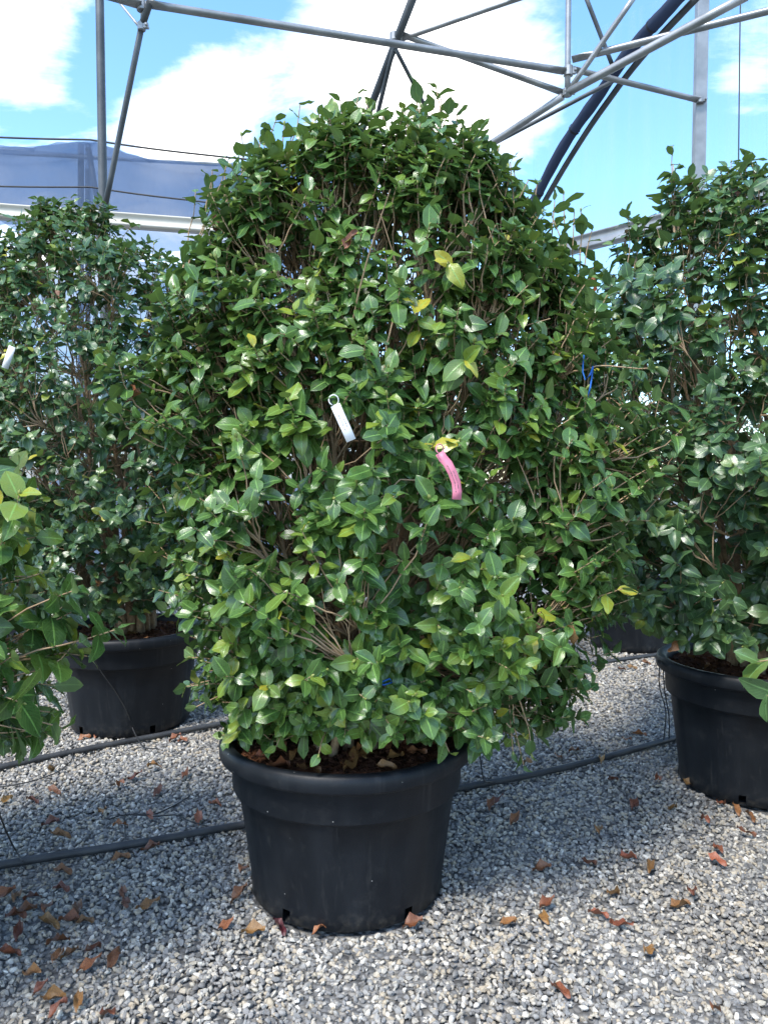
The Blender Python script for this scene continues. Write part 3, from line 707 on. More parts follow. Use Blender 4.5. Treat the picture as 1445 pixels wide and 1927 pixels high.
        if r.uniform() < 0.45:
            bl = r.uniform(0.010, 0.018); s.buds.add([tip - T * 0.003, tip + T * bl * 0.3, tip + T * bl * 0.65, tip + T * bl], np.array([0.0016, 0.0042, 0.0036, 0.0006]) * bl / 0.013, 6, caps=False)
        # leaves, alternate along the end of the twig, crowding at the tip
        n = nl or int(r.integers(*tipleaves)); phi = r.uniform(0, 6.28)
        A = nrm(np.cross(T, [0.2, 0.3, 0.9])); B = np.cross(T, A)
        base_t = 0.45 + r.normal(0, 0.16); yng = r.uniform() < young
        sc = r.uniform(0.78, 1.15)
        up = np.array([0, 0, 1.0])
        run = (0.085 if not long else 0.30) * (n / 7.0)
        for k in range(n):
            back = run * (k / n) ** 1.15; f = max(0.0, 1 - back / L_); x = f * 8; i0 = min(int(x), 7); p = P[i0] + (P[i0 + 1] - P[i0]) * (x - i0)
            phi += 2.4 + r.normal(0, 0.25); rad_ = A * math.cos(phi) + B * math.sin(phi)
            al = math.radians(30 + 52 * min(1, (k + 0.6) / 4.0) + r.normal(0, 9))
            d = T * math.cos(al) + rad_ * math.sin(al); d = d + np.array([0, 0, -0.16 - 0.10 * r.uniform()]) + r.normal(0, 0.08, 3); d = nrm(d)
            nn = T * 0.95 + up * 0.36 + r.normal(0, 0.22, 3); nn = nrm(nn - d * np.dot(nn, d))
            Lf = r.uniform(*leaf_len) * sc * (0.72 if k == 0 else 1.0)
            t_ = base_t + r.normal(0, 0.10) + (0.10 if k < 2 else 0) + (0.30 if yng and k < 3 else 0)
            if r.uniform() < 0.006: t_ = r.uniform(0.84, 0.97)
            leaf(p, d, nn, Lf, t_)
    made = 0; tries = 0
    wmax = ws.max()
    cen = np.array([px, py])
    while made < n_tip and tries < n_tip * 12:
        tries += 1
        z = r.uniform(z0, zt); 
        if r.uniform() > (np.interp(z, zs, ws) / wmax) ** 0.8 + 0.08: continue
        t = r.uniform(0, 2 * math.pi)
        if math.sin(t) > 0.35 and r.uniform() < back: continue
        f = 1 - inner * r.uniform() ** 1.7 if r.uniform() > 0.09 else r.uniform(1.02, 1.13)
        p = pt(z, t, f)
        g = math.sin(15.1 * p[0] + 2.2 * math.sin(8.3 * p[2]) + ph[3]) + math.sin(14.3 * p[2] + 1.9 * math.sin(9.7 * p[0]) + ph[4]) + math.sin(13.3 * p[1] + 5.3 * p[2] + ph[5])
        if g > gcut and r.uniform() > gap: continue
        if accept is not None and not accept(p): continue
        if f > 0.8 and p[2] < h + 0.12 and np.hypot(p[0] - px, p[1] - py) < R * 0.6: continue
        rel = (z - z0) / (zt - z0)
        out = np.array([math.cos(t), math.sin(t), 0.0])
        T = nrm(out * (1.0 - 0.55 * rel) + np.array([0, 0, 0.12 + 0.95 * rel]) + r.normal(0, 0.28, 3))
        shoot(p, T); made += 1
    for (lp, lean, nl) in leaders:
        shoot(np.array(lp), nrm(np.array(lean, float)) if isinstance(lean, tuple) else nrm(np.array([lean, r.normal(0, 0.1), 1.0])), True, nl)
    s.P, s.D, s.N, s.L, s.V, s.T = (np.array(a) for a in (LP, LD, LN, LL, LV, LT))
    s.X = np.cross(s.D, s.N)
    s.nodes = np.array(nodes)
    return s
def px_prof(rows, Y, key, shrink=0.05):
    """(y, x left, x right) of the outline in the photograph -> height, half width, centre offset at the depth of the pot"""
    out = []
    for (y, xl, xr) in rows:
        a, b = at(xl, y, Y), at(xr, y, Y); out.append((a.z, max((b.x - a.x) / 2 - shrink, 0.05), (a.x + b.x) / 2 - POTS[key][0]))
    return sorted(out)
def proj(p):
    """photograph pixel of a world point"""
    v = np.asarray(p, float) - np.array([0, 0, CAM_Z]); c, s_ = math.cos(PITCH), math.sin(PITCH)
    dep = v[..., 1] * c - v[..., 2] * s_; upv = v[..., 1] * s_ + v[..., 2] * c
    return W0 / 2 + F0 * v[..., 0] / dep, H0 / 2 - F0 * upv / dep, dep

SHRUBS = []
def stem_px(rows): return [np.array(at(x, y, Y)) for x, y, Y in rows]
MAIN_STEMS = [stem_px(((660, 1330, 2.62), (668, 1100, 2.5), (690, 940, 2.42), (688, 820, 2.4), (735, 690, 2.42), (740, 560, 2.5))), stem_px(((640, 1330, 2.6), (650, 1150, 2.45), (640, 960, 2.32), (622, 800, 2.3), (592, 700, 2.32), (575, 560, 2.4))),
              stem_px(((690, 1330, 2.65), (735, 1130, 2.5), (745, 980, 2.45), (800, 800, 2.5), (805, 640, 2.5), (810, 300, 2.6))), stem_px(((620, 1330, 2.62), (560, 1150, 2.45), (520, 950, 2.4), (480, 760, 2.45), (500, 560, 2.5)))]
LEFT_STEMS = [stem_px(((240, 1110, 4.5), (236, 950, 4.45), (240, 790, 4.4), (226, 690, 4.35), (208, 580, 4.4), (192, 480, 4.5)))]
RIGHT_STEMS = [stem_px(((1340, 1190, 3.5), (1300, 1000, 3.45), (1308, 880, 3.4), (1310, 760, 3.38), (1308, 640, 3.4), (1290, 560, 3.45))), stem_px(((1350, 1190, 3.5), (1275, 900, 3.5), (1262, 700, 3.48), (1264, 520, 3.48), (1268, 420, 3.5), (1266, 310, 3.58)))]
main_rows = [(240, 620, 800), (268, 555, 865), (305, 500, 915), (355, 455, 965), (450, 405, 1020), (550, 350, 1065), (650, 300, 1105), (750, 280, 1138), (850, 280, 1158), (950, 298, 1168), (1050, 315, 1170), (1150, 340, 1135), (1250, 365, 1080), (1330, 405, 1025), (1385, 455, 985)]
lead = [tuple(at(*q)) for q in ((565, 195, 2.7), (600, 215, 2.6), (675, 175, 2.75), (785, 170, 2.7), (830, 185, 2.8), (870, 235, 2.7), (905, 245, 2.65), (455, 255, 2.75), (520, 225, 2.7), (935, 290, 2.75), (1060, 365, 2.8), (1080, 400, 2.75), (820, 165, 2.75), (640, 190, 2.7), (790, 195, 2.6), (690, 195, 2.65), (500, 250, 2.65), (960, 305, 2.6), (430, 300, 2.65), (720, 215, 2.6), (400, 320, 2.75), (1010, 345, 2.7), (760, 205, 2.85))]
droop = [(tuple(at(x, y, Y)), d, n) for x, y, Y, d, n in ((985, 1440, 2.5, (0.3, -0.2, -0.9), 9), (1000, 1420, 2.48, (0.2, -0.2, -0.9), 9), (965, 1415, 2.5, (0.1, -0.2, -0.9), 9), (1010, 1385, 2.55, (0.5, -0.1, -0.6), 9), (960, 1370, 2.45, (0.4, -0.3, -0.6), 9), (1050, 1300, 2.6, (0.8, -0.1, -0.4), 9), (845, 1415, 2.3, (0.2, -0.8, -0.5), 7), (600, 1420, 2.3, (-0.1, -0.8, -0.5), 8),
         (370, 1330, 2.55, (-0.8, -0.2, -0.4), 8), (350, 1290, 2.6, (-0.9, -0.1, -0.2), 6), (520, 1405, 2.35, (-0.3, -0.7, -0.4), 7), (1080, 1270, 2.65, (0.8, 0, -0.5), 8))]
SHRUBS.append(grow('main', px_prof(main_rows, 2.74, 'main', 0.0), 13, 2750, 5, gcut=0.8, gap=0.10, inner=0.30, extra=MAIN_STEMS, leaders=[((p[0] + dx, p[1] + dy, p[2] - dz), random.Random(i * 3 + j).uniform(-0.3, 0.3) + dx * 4, 10 - j) for i, p in enumerate(lead) for j, (dx, dy, dz) in enumerate(((0, 0, 0), (0.055, -0.03, 0.07), (-0.05, -0.04, 0.09)))] + droop, bare=900,
                   accept=lambda p: (lambda q: q[1] < 1388 or (q[0] > 905 and q[1] < 1440) )(proj(p)), depth=0.80))
left_rows = [(385, 60, 210), (430, 30, 260), (480, -60, 335), (560, -90, 395), (700, -100, 420), (850, -90, 425), (950, -70, 420), (1030, -60, 395), (1090, -20, 395), (1140, 70, 375)]
ll = [tuple(at(*q)) for q in ((105, 385, 4.6), (135, 372, 4.55), (205, 410, 4.6), (290, 460, 4.6), (50, 430, 4.6), (160, 400, 4.7))]
SHRUBS.append(grow('left', px_prof(left_rows, 4.6, 'left', 0.04), 12, 1500, 8, extra=LEFT_STEMS, leaf_len=(0.054, 0.080), lod5=False, leaders=[(p, 0.1, 9) for p in ll], mat=M_LEAF_DARK, bare=200, base_r=0.025, gap=0.25, depth=0.8))
right_rows = [(330, 1240, 1560), (380, 1215, 1660), (450, 1170, 1710), (560, 1115, 1720), (700, 1045, 1730), (850, 1040, 1730), (950, 1060, 1720), (1050, 1115, 1690), (1130, 1120, 1650), (1180, 1150, 1600)]
lr = [tuple(at(*q)) for q in ((1265, 275, 3.6), (1270, 320, 3.6), (1375, 305, 3.6), (1440, 320, 3.5), (1245, 370, 3.6), (1340, 330, 3.7), (1400, 300, 3.65), (1200, 440, 3.6), (1310, 370, 3.5), (1185, 500, 3.6))]
SHRUBS.append(grow('right', px_prof(right_rows, 3.65, 'right', 0.04), 9, 1250, 13, extra=RIGHT_STEMS, gcut=1.2, leaf_len=(0.060, 0.094), lod5=False, leaders=[(p, 0.05, 10) for p in lr], mat=M_LEAF_DARK, bare=200, base_r=0.021, gap=0.15, depth=0.8,
                   accept=lambda p: (lambda q: q[1] < 1225)(proj(p))))
gen = [(0.62, 0.45, 0), (0.9, 0.72, 0), (1.4, 0.82, 0), (1.9, 0.74, 0), (2.3, 0.55, 0), (2.6, 0.28, 0)]
SHRUBS.append(grow('behind', [(z * 1.18 - 0.08, w * 1.05, 0) for z, w, c in gen], 7, 900, 21, mat=M_LEAF_DARK, lod5=False, bare=100, gap=0.3))
SHRUBS.append(grow('mid', [(z * 0.97, w, 0) for z, w, c in gen], 7, 800, 22, mat=M_LEAF_DARK, lod5=False, bare=140, gap=0.3))
SHRUBS.append(grow('far', [(z * 1.0, w * 1.05, 0) for z, w, c in gen], 7, 650, 23, mat=M_LEAF_DARK, lod5=False, bare=80, gap=0.4))
SHRUBS.append(grow('farr', [(z * 1.05, w * 1.05, 0) for z, w, c in gen], 7, 650, 24, mat=M_LEAF_DARK, lod5=False, bare=80, gap=0.4))
nl = [(tuple(at(x, y, Y)), (1.0, 0.1, dz), n) for x, y, Y, dz, n in ((165, 1235, 2.1, -0.1, 8), (120, 1180, 2.1, 0.0, 7), (105, 1290, 2.05, -0.2, 8), (120, 1370, 2.0, -0.3, 8), (50, 1375, 1.95, -0.3, 9), (70, 1010, 2.2, 0.2, 8), (75, 940, 2.3, 0.25, 8), (30, 900, 2.2, 0.3, 8), (60, 1085, 2.1, 0.0, 9), (20, 1150, 2.0, 0, 9), (30, 1330, 2.0, -0.1, 9), (20, 1220, 2.0, -0.1, 9), (40, 985, 2.1, 0.1, 9), (-5, 400, 2.2, 0.5, 6), (25, 1045, 2.0, 0.1, 9), (95, 1340, 2.05, -0.1, 7))]
SHRUBS.append(grow('nearl', [(0.55, 0.70, 0), (0.64, 0.78, 0), (0.9, 0.85, 0), (1.2, 0.82, 0), (1.42, 0.78, 0), (1.52, 0.60, 0), (2.0, 0.52, 0), (2.4, 0.45, 0), (2.7, 0.2, 0)], 8, 950, 31, leaf_len=(0.062, 0.098), accept=lambda p: proj(p)[1] < 1390, bare=80, depth=0.85, young=0.4, tipleaves=(6, 10), gap=0.2, leaders=nl, back=0.0))
nr = [(tuple(at(x, y, Y)), (-1.0, -0.1, dz), n) for x, y, Y, dz, n in ((1424, 1245, 2.2, 0.1, 5), (1442, 1310, 2.15, -0.25, 6))]
SHRUBS.append(grow('nearr', [(0.60, 0.60, 0), (0.75, 0.80, 0), (0.92, 0.80, 0), (1.05, 0.70, 0), (1.6, 0.66, 0), (2.2, 0.5, 0), (2.6, 0.2, 0)], 7, 420, 33, leaf_len=(0.075, 0.105), bare=60, depth=0.85, mat=M_LEAF_DARK, lod5=False, leaders=nr, back=0.0))

# which leaves show largest in the picture: a coarse depth buffer over all shrubs
def visible_counts():
    gw, gh = 722, 963
    tt = np.array([0.1, 0.25, 0.4, 0.55, 0.7, 0.85, 0.97]); ww = np.array([0.35, 0.8, 0.95, 0.95, 0.75, 0.4, 0.1]) * 0.24
    uu = np.array([-0.9, -0.55, -0.2, 0.2, 0.55, 0.9])
    ly = np.repeat(tt, len(uu)); lx = (ww[:, None] * uu[None]).ravel()
    ids, cx, cy, cd = [], [], [], []; n0 = 0
    for s in SHRUBS:
        Q = s.P[:, None] + s.L[:, None, None] * (ly[None, :, None] * s.D[:, None] + lx[None, :, None] * s.X[:, None])
        x, y, d = proj(Q); ids.append(np.repeat(np.arange(len(s.P)) + n0, len(ly))); cx.append(x.ravel()); cy.append(y.ravel()); cd.append(d.ravel()); n0 += len(s.P)
    ids, x, y, d = map(np.concatenate, (ids, cx, cy, cd))
    ix, iy = (x / 2).astype(int), (y / 2).astype(int); ok = (ix >= 0) & (ix < gw) & (iy >= 0) & (iy < gh) & (d > 0.2)
    ids, ix, iy, d = ids[ok], ix[ok], iy[ok], d[ok]
    o = np.argsort(-d); buf = np.full(gw * gh, -1); buf[(iy * gw + ix)[o]] = ids[o]
    c = np.bincount(buf[buf >= 0], minlength=n0)
    k = 0
    for s in SHRUBS: s.cnt = c[k:k + len(s.P)]; k += len(s.P)
visible_counts()

SHRUB_LABELS = {
    'main': 'tall dense glossy green camellia shrub filling the centre, growing from the front pot',
    'left': 'tall dark camellia shrub at the left, its thick bare trunks rising from the dusty pot',
    'right': 'tall loose camellia shrub at the right edge with upright leader shoots above the post',
    'behind': 'darker camellia shrub farther back in the gap between the centre and right shrubs',
    'mid': 'camellia shrub behind the centre shrub, showing only through its gaps',
    'far': 'camellia shrub far back at the left, behind the left shrub',
    'nearl': 'nearest camellia reaching large leafy branches into the picture from the left edge',
    'nearr': 'nearest camellia reaching a few large leaves into the picture from the right edge',
    'farr': 'camellia shrub far back at the right, behind the right shrub',
}
def build_shrub(s):
    root = empty('camellia_shrub', tuple(s.base), SHRUB_LABELS[s.key], 'shrub', 'potted camellias in rows')
    for t in s.stems: link('stem', t.mesh('stem'), M_BARK, root)
    o = link('twigs', s.tw.mesh('twigs'), M_TWIG, root); o['kind'] = 'stuff'
    o = link('buds', s.buds.mesh('buds'), M_BUD, root); o['kind'] = 'stuff'
    order = np.argsort(-s.cnt); big = [i for i in order[:300] if s.cnt[i] >= 6]
    single = np.zeros(len(s.P), bool); single[big] = True
    Vs, Fs, Us, Ts = [], [], [], []; n0 = 0
    for v in range(len(SH)):
      for lod in (0, 1):
        sel = np.where((s.V == v) & ~single & ((s.cnt >= 2) == bool(lod)))[0]
        if len(sel) == 0: continue
        V, F, UV = (LEAF5 if lod else LEAF3)[v]; B = np.stack([s.X[sel], s.D[sel], s.N[sel]], 1)       # rows are axes
        W = s.P[sel][:, None] + s.L[sel][:, None, None] * np.einsum('vk,nkj->nvj', V, B) - s.base
        Vs.append(W.reshape(-1, 3)); Fs.append((F[None] + (np.arange(len(sel)) * len(V))[:, None, None] + n0).reshape(-1, 4))
        Us.append(np.tile(UV, (len(sel), 1))); Ts.append(np.repeat(s.T[sel], len(V))); n0 += len(sel) * len(V)
    me = mesh_np('foliage', np.concatenate(Vs), np.concatenate(Fs), True, np.concatenate(Us), {'tint': np.concatenate(Ts)})
    o = link('foliage', me, s.mat, root, loc=(0, 0, 0)); o['kind'] = 'stuff'
    for i in big:
        ti = int(np.argmin([abs(q - s.T[i]) for q in TINTS]))
        o = bpy.data.objects.new('leaf', leaf_mesh(int(s.V[i]), ti, s.mat)); COL.objects.link(o); o.parent = root
        M = Matrix(np.column_stack([s.X[i], s.D[i], s.N[i]]).tolist()).to_4x4() @ Matrix.Diagonal((s.L[i], s.L[i], s.L[i], 1))
        M.translation = Vector(s.P[i] - s.base); o.matrix_basis = M
    return root
ROOTS = {s.key: build_shrub(s) for s in SHRUBS}

# ------------------------------------------------------------------ dry leaves
def dry_leaf_mesh(k):
    r = np.random.default_rng(100 + k); V, F, UV = leaf_shape(0.23 + 0.05 * r.uniform(), r.uniform(0.2, 1.4), r.uniform(-0.5, 0.5), r.uniform(-0.8, 0.8), 5, True)
    V = V.copy(); V[:, 2] += 0.05 * np.sin(V[:, 1] * 6 + V[:, 0] * 8); V[:, 1] -= 0.45; V[:, 2] -= V[:, 2].min()
    me = mesh_np('dry_leaf', V, F, True, UV); me.materials.append(M_DEAD); return me
DRY = [dry_leaf_mesh(k) for k in range(9)]
def dry_leaf(name, p, L_, rz, tilt=(0, 0), k=0, parent=None):
    o = bpy.data.objects.new(name, DRY[k % len(DRY)]); COL.objects.link(o)
    o.rotation_euler = (tilt[0], tilt[1], rz); o.scale = (L_,) * 3
    if parent is not None: o.parent = parent; p = Vector(p) - parent_origin(parent)
    o.location = p; return o
def build_dry():
    r = np.random.default_rng(77)
    # (pixel x, y, length) of leaves on the gravel as the photograph shows them
    spots = [(95, 1453, 55), (293, 1449, 60), (255, 1465, 40), (350, 1460, 45), (232, 1482, 40), (105, 1492, 45), (295, 1492, 45), (62, 1509, 30), (12, 1507, 40), (195, 1535, 40), (285, 1538, 30), (95, 1552, 60), (118, 1577, 55), (228, 1560, 35), (375, 1545, 50),
             (282, 1600, 35), (228, 1617, 40), (118, 1642, 50), (405, 1515, 40), (10, 1690, 60), (30, 1690, 40), (65, 1697, 35), (115, 1676, 55), (235, 1684, 35), (240, 1705, 40), (275, 1708, 50), (145, 1712, 75), (95, 1715, 60), (130, 1735, 60), (160, 1737, 40), (30, 1727, 50),
             (35, 1760, 40), (95, 1745, 60), (110, 1775, 50), (108, 1805, 60), (130, 1800, 40), (175, 1790, 85), (165, 1820, 70), (215, 1805, 85), (100, 1880, 65), (75, 1865, 40), (108, 1912, 50), (200, 1915, 55), (145, 1893, 40), (20, 1800, 45), (60, 1835, 50), (45, 1720, 50),
             (475, 1755, 50), (422, 1745, 40), (450, 1690, 50), (465, 1645, 45), (775, 1742, 50), (600, 1760, 40),
             (1152, 1470, 40), (1080, 1415, 50), (1050, 1428, 45), (1130, 1437, 40), (1195, 1518, 40), (1235, 1473, 35), (1265, 1524, 50), (1355, 1517, 60), (1385, 1527, 45), (1410, 1540, 45), (1325, 1550, 50), (1405, 1572, 45), (1350, 1600, 55), (1352, 1624, 45), (1300, 1480, 35),
             (1130, 1568, 40), (1108, 1627, 40), (1185, 1620, 40), (1218, 1637, 40), (1018, 1637, 40), (955, 1738, 55), (1027, 1708, 55), (1025, 1732, 45), (1127, 1724, 40), (1155, 1687, 55), (1165, 1745, 55), (1222, 1795, 60), (1285, 1710, 55), (1303, 1688, 45), (1057, 1870, 70), (1352, 1912, 45), (968, 1547, 40), (935, 1510, 35), (925, 1520, 40),
             (160, 1390, 40), (180, 1385, 45), (330, 1392, 40), (345, 1395, 35), (150, 1375, 30), (1190, 1258, 35), (1215, 1250, 30), (1090, 1275, 25), (1170, 1262, 30), (1075, 1260, 30), (1400, 1290, 0), (1180, 1395, 30), (1205, 1385, 35), (995, 1440, 40)]
    zones = (('left', lambda g, x, y: x < 460 and y < 1400, 'dry brown fallen leaf at the foot of the left pot', 'dry leaves by the left pot'),
             ('l2', lambda g, x, y: x < 460 and y < 1560, 'dry brown fallen leaf on the gravel between the two hoses, left of the centre pot', 'dry leaves between the hoses'),
             ('l3', lambda g, x, y: x < 400 and y < 1700, 'dry brown fallen leaf just below the near hose, left of the centre pot', 'dry leaves below the near hose'),
             ('l4', lambda g, x, y: x < 70, 'dry dark brown fallen leaf at the left edge of the lower left gravel', 'dry leaves at the left edge'),
             ('l5', lambda g, x, y: x < 400 and y < 1780, 'dry reddish brown fallen leaf in the upper part of the lower left heap', 'dry leaves in the upper heap'),
             ('l6', lambda g, x, y: x < 400 and y < 1850, 'dry reddish brown fallen leaf in the lower part of the lower left heap', 'dry leaves in the lower heap'),
             ('l7', lambda g, x, y: x < 400, 'dry brown fallen leaf along the bottom edge at the left', 'dry leaves at the bottom left'),
             ('c', lambda g, x, y: x < 800, 'dry brown fallen leaf lying at the foot of the centre pot', 'dry leaves by the centre pot'),
             ('r0', lambda g, x, y: y < 1300, 'dry brown fallen leaf along the far hose right of the centre shrub', 'dry leaves on the far hose'),
             ('r1', lambda g, x, y: y < 1480 and x < 1240, 'dry brown fallen leaf by the near hose right of the centre pot', 'dry leaves by the near hose'),
             ('r2', lambda g, x, y: x > 1180 and y < 1640, 'dry brown fallen leaf on the gravel in front of the right pot', 'dry leaves before the right pot'),
             ('r3', lambda g, x, y: True, 'dry brown fallen leaf on the open gravel in the lower right', 'dry leaves in the lower right'))
    uniq = {(1057, 1870): 'tan curled fallen leaf nearest the bottom edge, right of the centre pot', (165, 1820): 'broad orange brown fallen leaf lowest of the lower left heap', (1222, 1795): 'single orange fallen leaf lying alone in the lower right gravel',
            (293, 1449): 'orange brown fallen leaf standing up on pale gravel below the left pot', (775, 1742): 'orange fallen leaf beside the drainage notch of the centre pot', (95, 1552): 'folded brown fallen leaf just above the near hose at left', (1352, 1912): 'brown fallen leaf at the bottom right corner'}
    for i, (x, y, l) in enumerate(spots):
        if l == 0: continue
        g = ground(x, y, 0.004); L_ = l / F0 * g.y * r.uniform(0.95, 1.2)
        o = dry_leaf('fallen_leaf', (g.x, g.y, 0.001), min(L_ * 0.76, 0.066), r.uniform(0, 6.28), (r.normal(0, 0.14), r.normal(0, 0.2)), int(r.integers(9)))
        if (x, y) in uniq: tag(o, uniq[(x, y)], 'leaf', 'fallen leaves standing out on the gravel'); continue
        for z in zones:
            if z[1](g, x, y): tag(o, z[2], 'leaf', z[3]); break
    o = dry_leaf('fallen_leaf', tuple(ground(524, 1752, 0.002)), 0.065, 0.8, (0.1, 0.3), 4); me = DRY[4].copy(); me.materials.clear(); me.materials.append(simple_mat('purple_red_leaf', (0.05, 0.012, 0.016), (0.10, 0.02, 0.026), 20, 0.35, 0.2)); o.data = me
    tag(o, 'dark purple red fallen leaf against the left foot of the centre pot', 'leaf')
    # on the soil of the pots
    for key, n, lab in (('main', 20, 'dry orange brown leaf lying on the soil of the centre pot'), ('left', 7, 'dry brown leaf lying on the soil of the left pot'), ('right', 6, 'dry brown leaf lying on the soil of the right pot')):
        x, y, R, h = POTS[key]
        for _ in range(n):
            t = r.uniform(-2.9, -0.2) if key == 'main' else r.uniform(0, 6.28); q = R * math.sqrt(r.uniform(0.15, 0.66))
            o = dry_leaf('dry_leaf', (x + q * math.cos(t), y + q * math.sin(t), h - 0.034 + 0.012 * (1 - q / R)), r.uniform(0.05, 0.075), r.uniform(0, 6.28), (r.normal(0, 0.3), r.normal(0, 0.3)), int(r.integers(9)))
            tag(o, lab, 'leaf', 'dry leaves on the soil of the %s pot' % {'main': 'centre', 'left': 'left', 'right': 'right'}[key])
    # withered leaves still caught in the shrubs: parts of the shrub
    for s in SHRUBS[:3]:
        cand = np.where((s.cnt >= 3))[0]; pick = r.choice(cand, min(26, len(cand)), replace=False)
        for i in pick:
            p = s.P[i] + s.D[i] * 0.01 - np.array([0, 0, 0.02])
            dry_leaf('withered_leaf', tuple(p), r.uniform(0.045, 0.07), r.uniform(0, 6.28), (r.uniform(-1.9, -0.9), r.normal(0, 0.5)), int(r.integers(9)), ROOTS[s.key])
build_dry()

# ------------------------------------------------------------------ hoses and drip lines
def build_hoses():
    r = np.random.default_rng(9)
    def hose(pp, rad, label):
        P = [ground(x, y, 0.014) for x, y in pp]; Q = []
        for i in range(len(P) - 1):
            n = max(4, int((P[i + 1] - P[i]).length / 0.12))
            for k in range(n): Q.append(P[i].lerp(P[i + 1], k / n))
        Q.append(P[-1]); a = np.array([tuple(q) for q in Q])
        a[1:-1, 2] += r.normal(0, 0.0012, len(a) - 2); a[1:-1, :2] += 0.008 * np.sin(np.arange(1, len(a) - 1) * 0.35)[:, None] * np.array([[-0.4, 0.9]])
        for _ in range(2): a[1:-1] = (a[:-2] + 2 * a[1:-1] + a[2:]) / 4
        c = Vector(a[0]); o = link('irrigation_hose', Tubes().add(a - a[0], rad, 12).mesh('irrigation_hose'), M_HOSE, loc=c); tag(o, label, 'hose', 'irrigation hoses across the gravel')
    hose([(-420, 1712), (0, 1629), (230, 1592), (450, 1551), (650, 1524), (870, 1483), (980, 1464), (1110, 1432), (1265, 1388), (1420, 1350), (1600, 1310)], 0.0155, 'thick black irrigation hose passing behind the foot of the centre pot')
    hose([(-250, 1500), (60, 1431), (200, 1402), (330, 1377), (500, 1346), (800, 1295), (1075, 1254), (1235, 1232), (1500, 1195)], 0.0155, 'black irrigation hose farther back, passing in front of the left pot')
    def drip(P, rad, label, n=8):
        P = [Vector(p) for p in P]; Q = []
        for i in range(len(P) - 1):
            p0, p1, p2, p3 = P[max(i - 1, 0)], P[i], P[i + 1], P[min(i + 2, len(P) - 1)]
            for k in range(n):
                t = k / n; Q.append(0.5 * ((2 * p1) + (p2 - p0) * t + (2 * p0 - 5 * p1 + 4 * p2 - p3) * t * t + (3 * p1 - p0 - 3 * p2 + p3) * t ** 3))
        Q.append(P[-1]); c = Q[0].copy()
        o = link('drip_line', Tubes().add([q - c for q in Q], rad, 6).mesh('drip_line'), M_WIRE, loc=c); tag(o, label, 'drip line', 'thin drip lines feeding the pots')
    def on_pot(key, ang, z, off=0.006):
        x, y, R, h = POTS[key]; rb = R * 0.755
        rr = R + off if z > h - 0.06 else (R * 0.920 if z > h - 0.178 else rb + (R * 0.862 - rb) * z / (h - 0.15)) + off
        return Vector((x + rr * math.cos(ang), y + rr * math.sin(ang), z))
    a0 = -1.72
    drip([(-1.58, 4.35, 0.50), (-1.60, 4.20, 0.535), on_pot('left', a0, 0.52, 0.004), on_pot('left', a0 + 0.1, 0.40), on_pot('left', a0 + 0.25, 0.28), on_pot('left', a0 + 0.42, 0.15), on_pot('left', a0 + 0.5, 0.05), (-1.30, 4.10, 0.012), (-1.20, 4.02, 0.03)], 0.0035, 'thin black drip line crossing the front of the left pot')
    e1, e2 = ground(1248, 1392, 0.03), ground(1258, 1390, 0.03)
    drip([(1.50, 3.62, 0.545), on_pot('right', 3.15, 0.575), at(1241, 1245, 3.72), at(1240, 1290, 3.78), at(1252, 1340, 3.95), e1], 0.003, 'left one of two drip lines hanging beside the right pot')
    drip([(1.50, 3.55, 0.545), on_pot('right', 3.25, 0.575), at(1247, 1250, 3.70), at(1250, 1300, 3.80), at(1258, 1350, 4.0), e2], 0.003, 'drip line hanging closest along the left side of the right pot')
    drip([at(-60, 1380, 2.5), at(-5, 1520, 2.62), at(15, 1570, 2.75), at(30, 1600, 2.85), ground(44, 1621, 0.04)], 0.003, 'drip line dropping to the near hose at the left edge')
    G = lambda x, y: ground(x, y, 0.012)
    drip([G(-60, 1486), G(0, 1481), G(60, 1470), G(110, 1452), G(135, 1430), G(137, 1416)], 0.0028, 'thin drip line curling to the far hose at the left')
    drip([G(205, 1542), G(238, 1533), G(290, 1536), G(330, 1534), G(360, 1546), G(395, 1556)], 0.0028, 'thin drip line lying on gravel above the near hose')
    drip([G(238, 1585), G(236, 1560), G(240, 1534), G(290, 1532), G(330, 1515), G(355, 1500)], 0.0028, 'thin drip line leaving the near hose upward at the left')
    drip([(0.22, 2.86, 0.50), on_pot('main', 0.35, 0.53), (0.37, 3.02, 0.40), (0.43, 3.28, 0.16), (0.49, 3.52, 0.05), G(935, 1473)], 0.003, 'drip line from the back of the centre pot to the hose')
build_hoses()

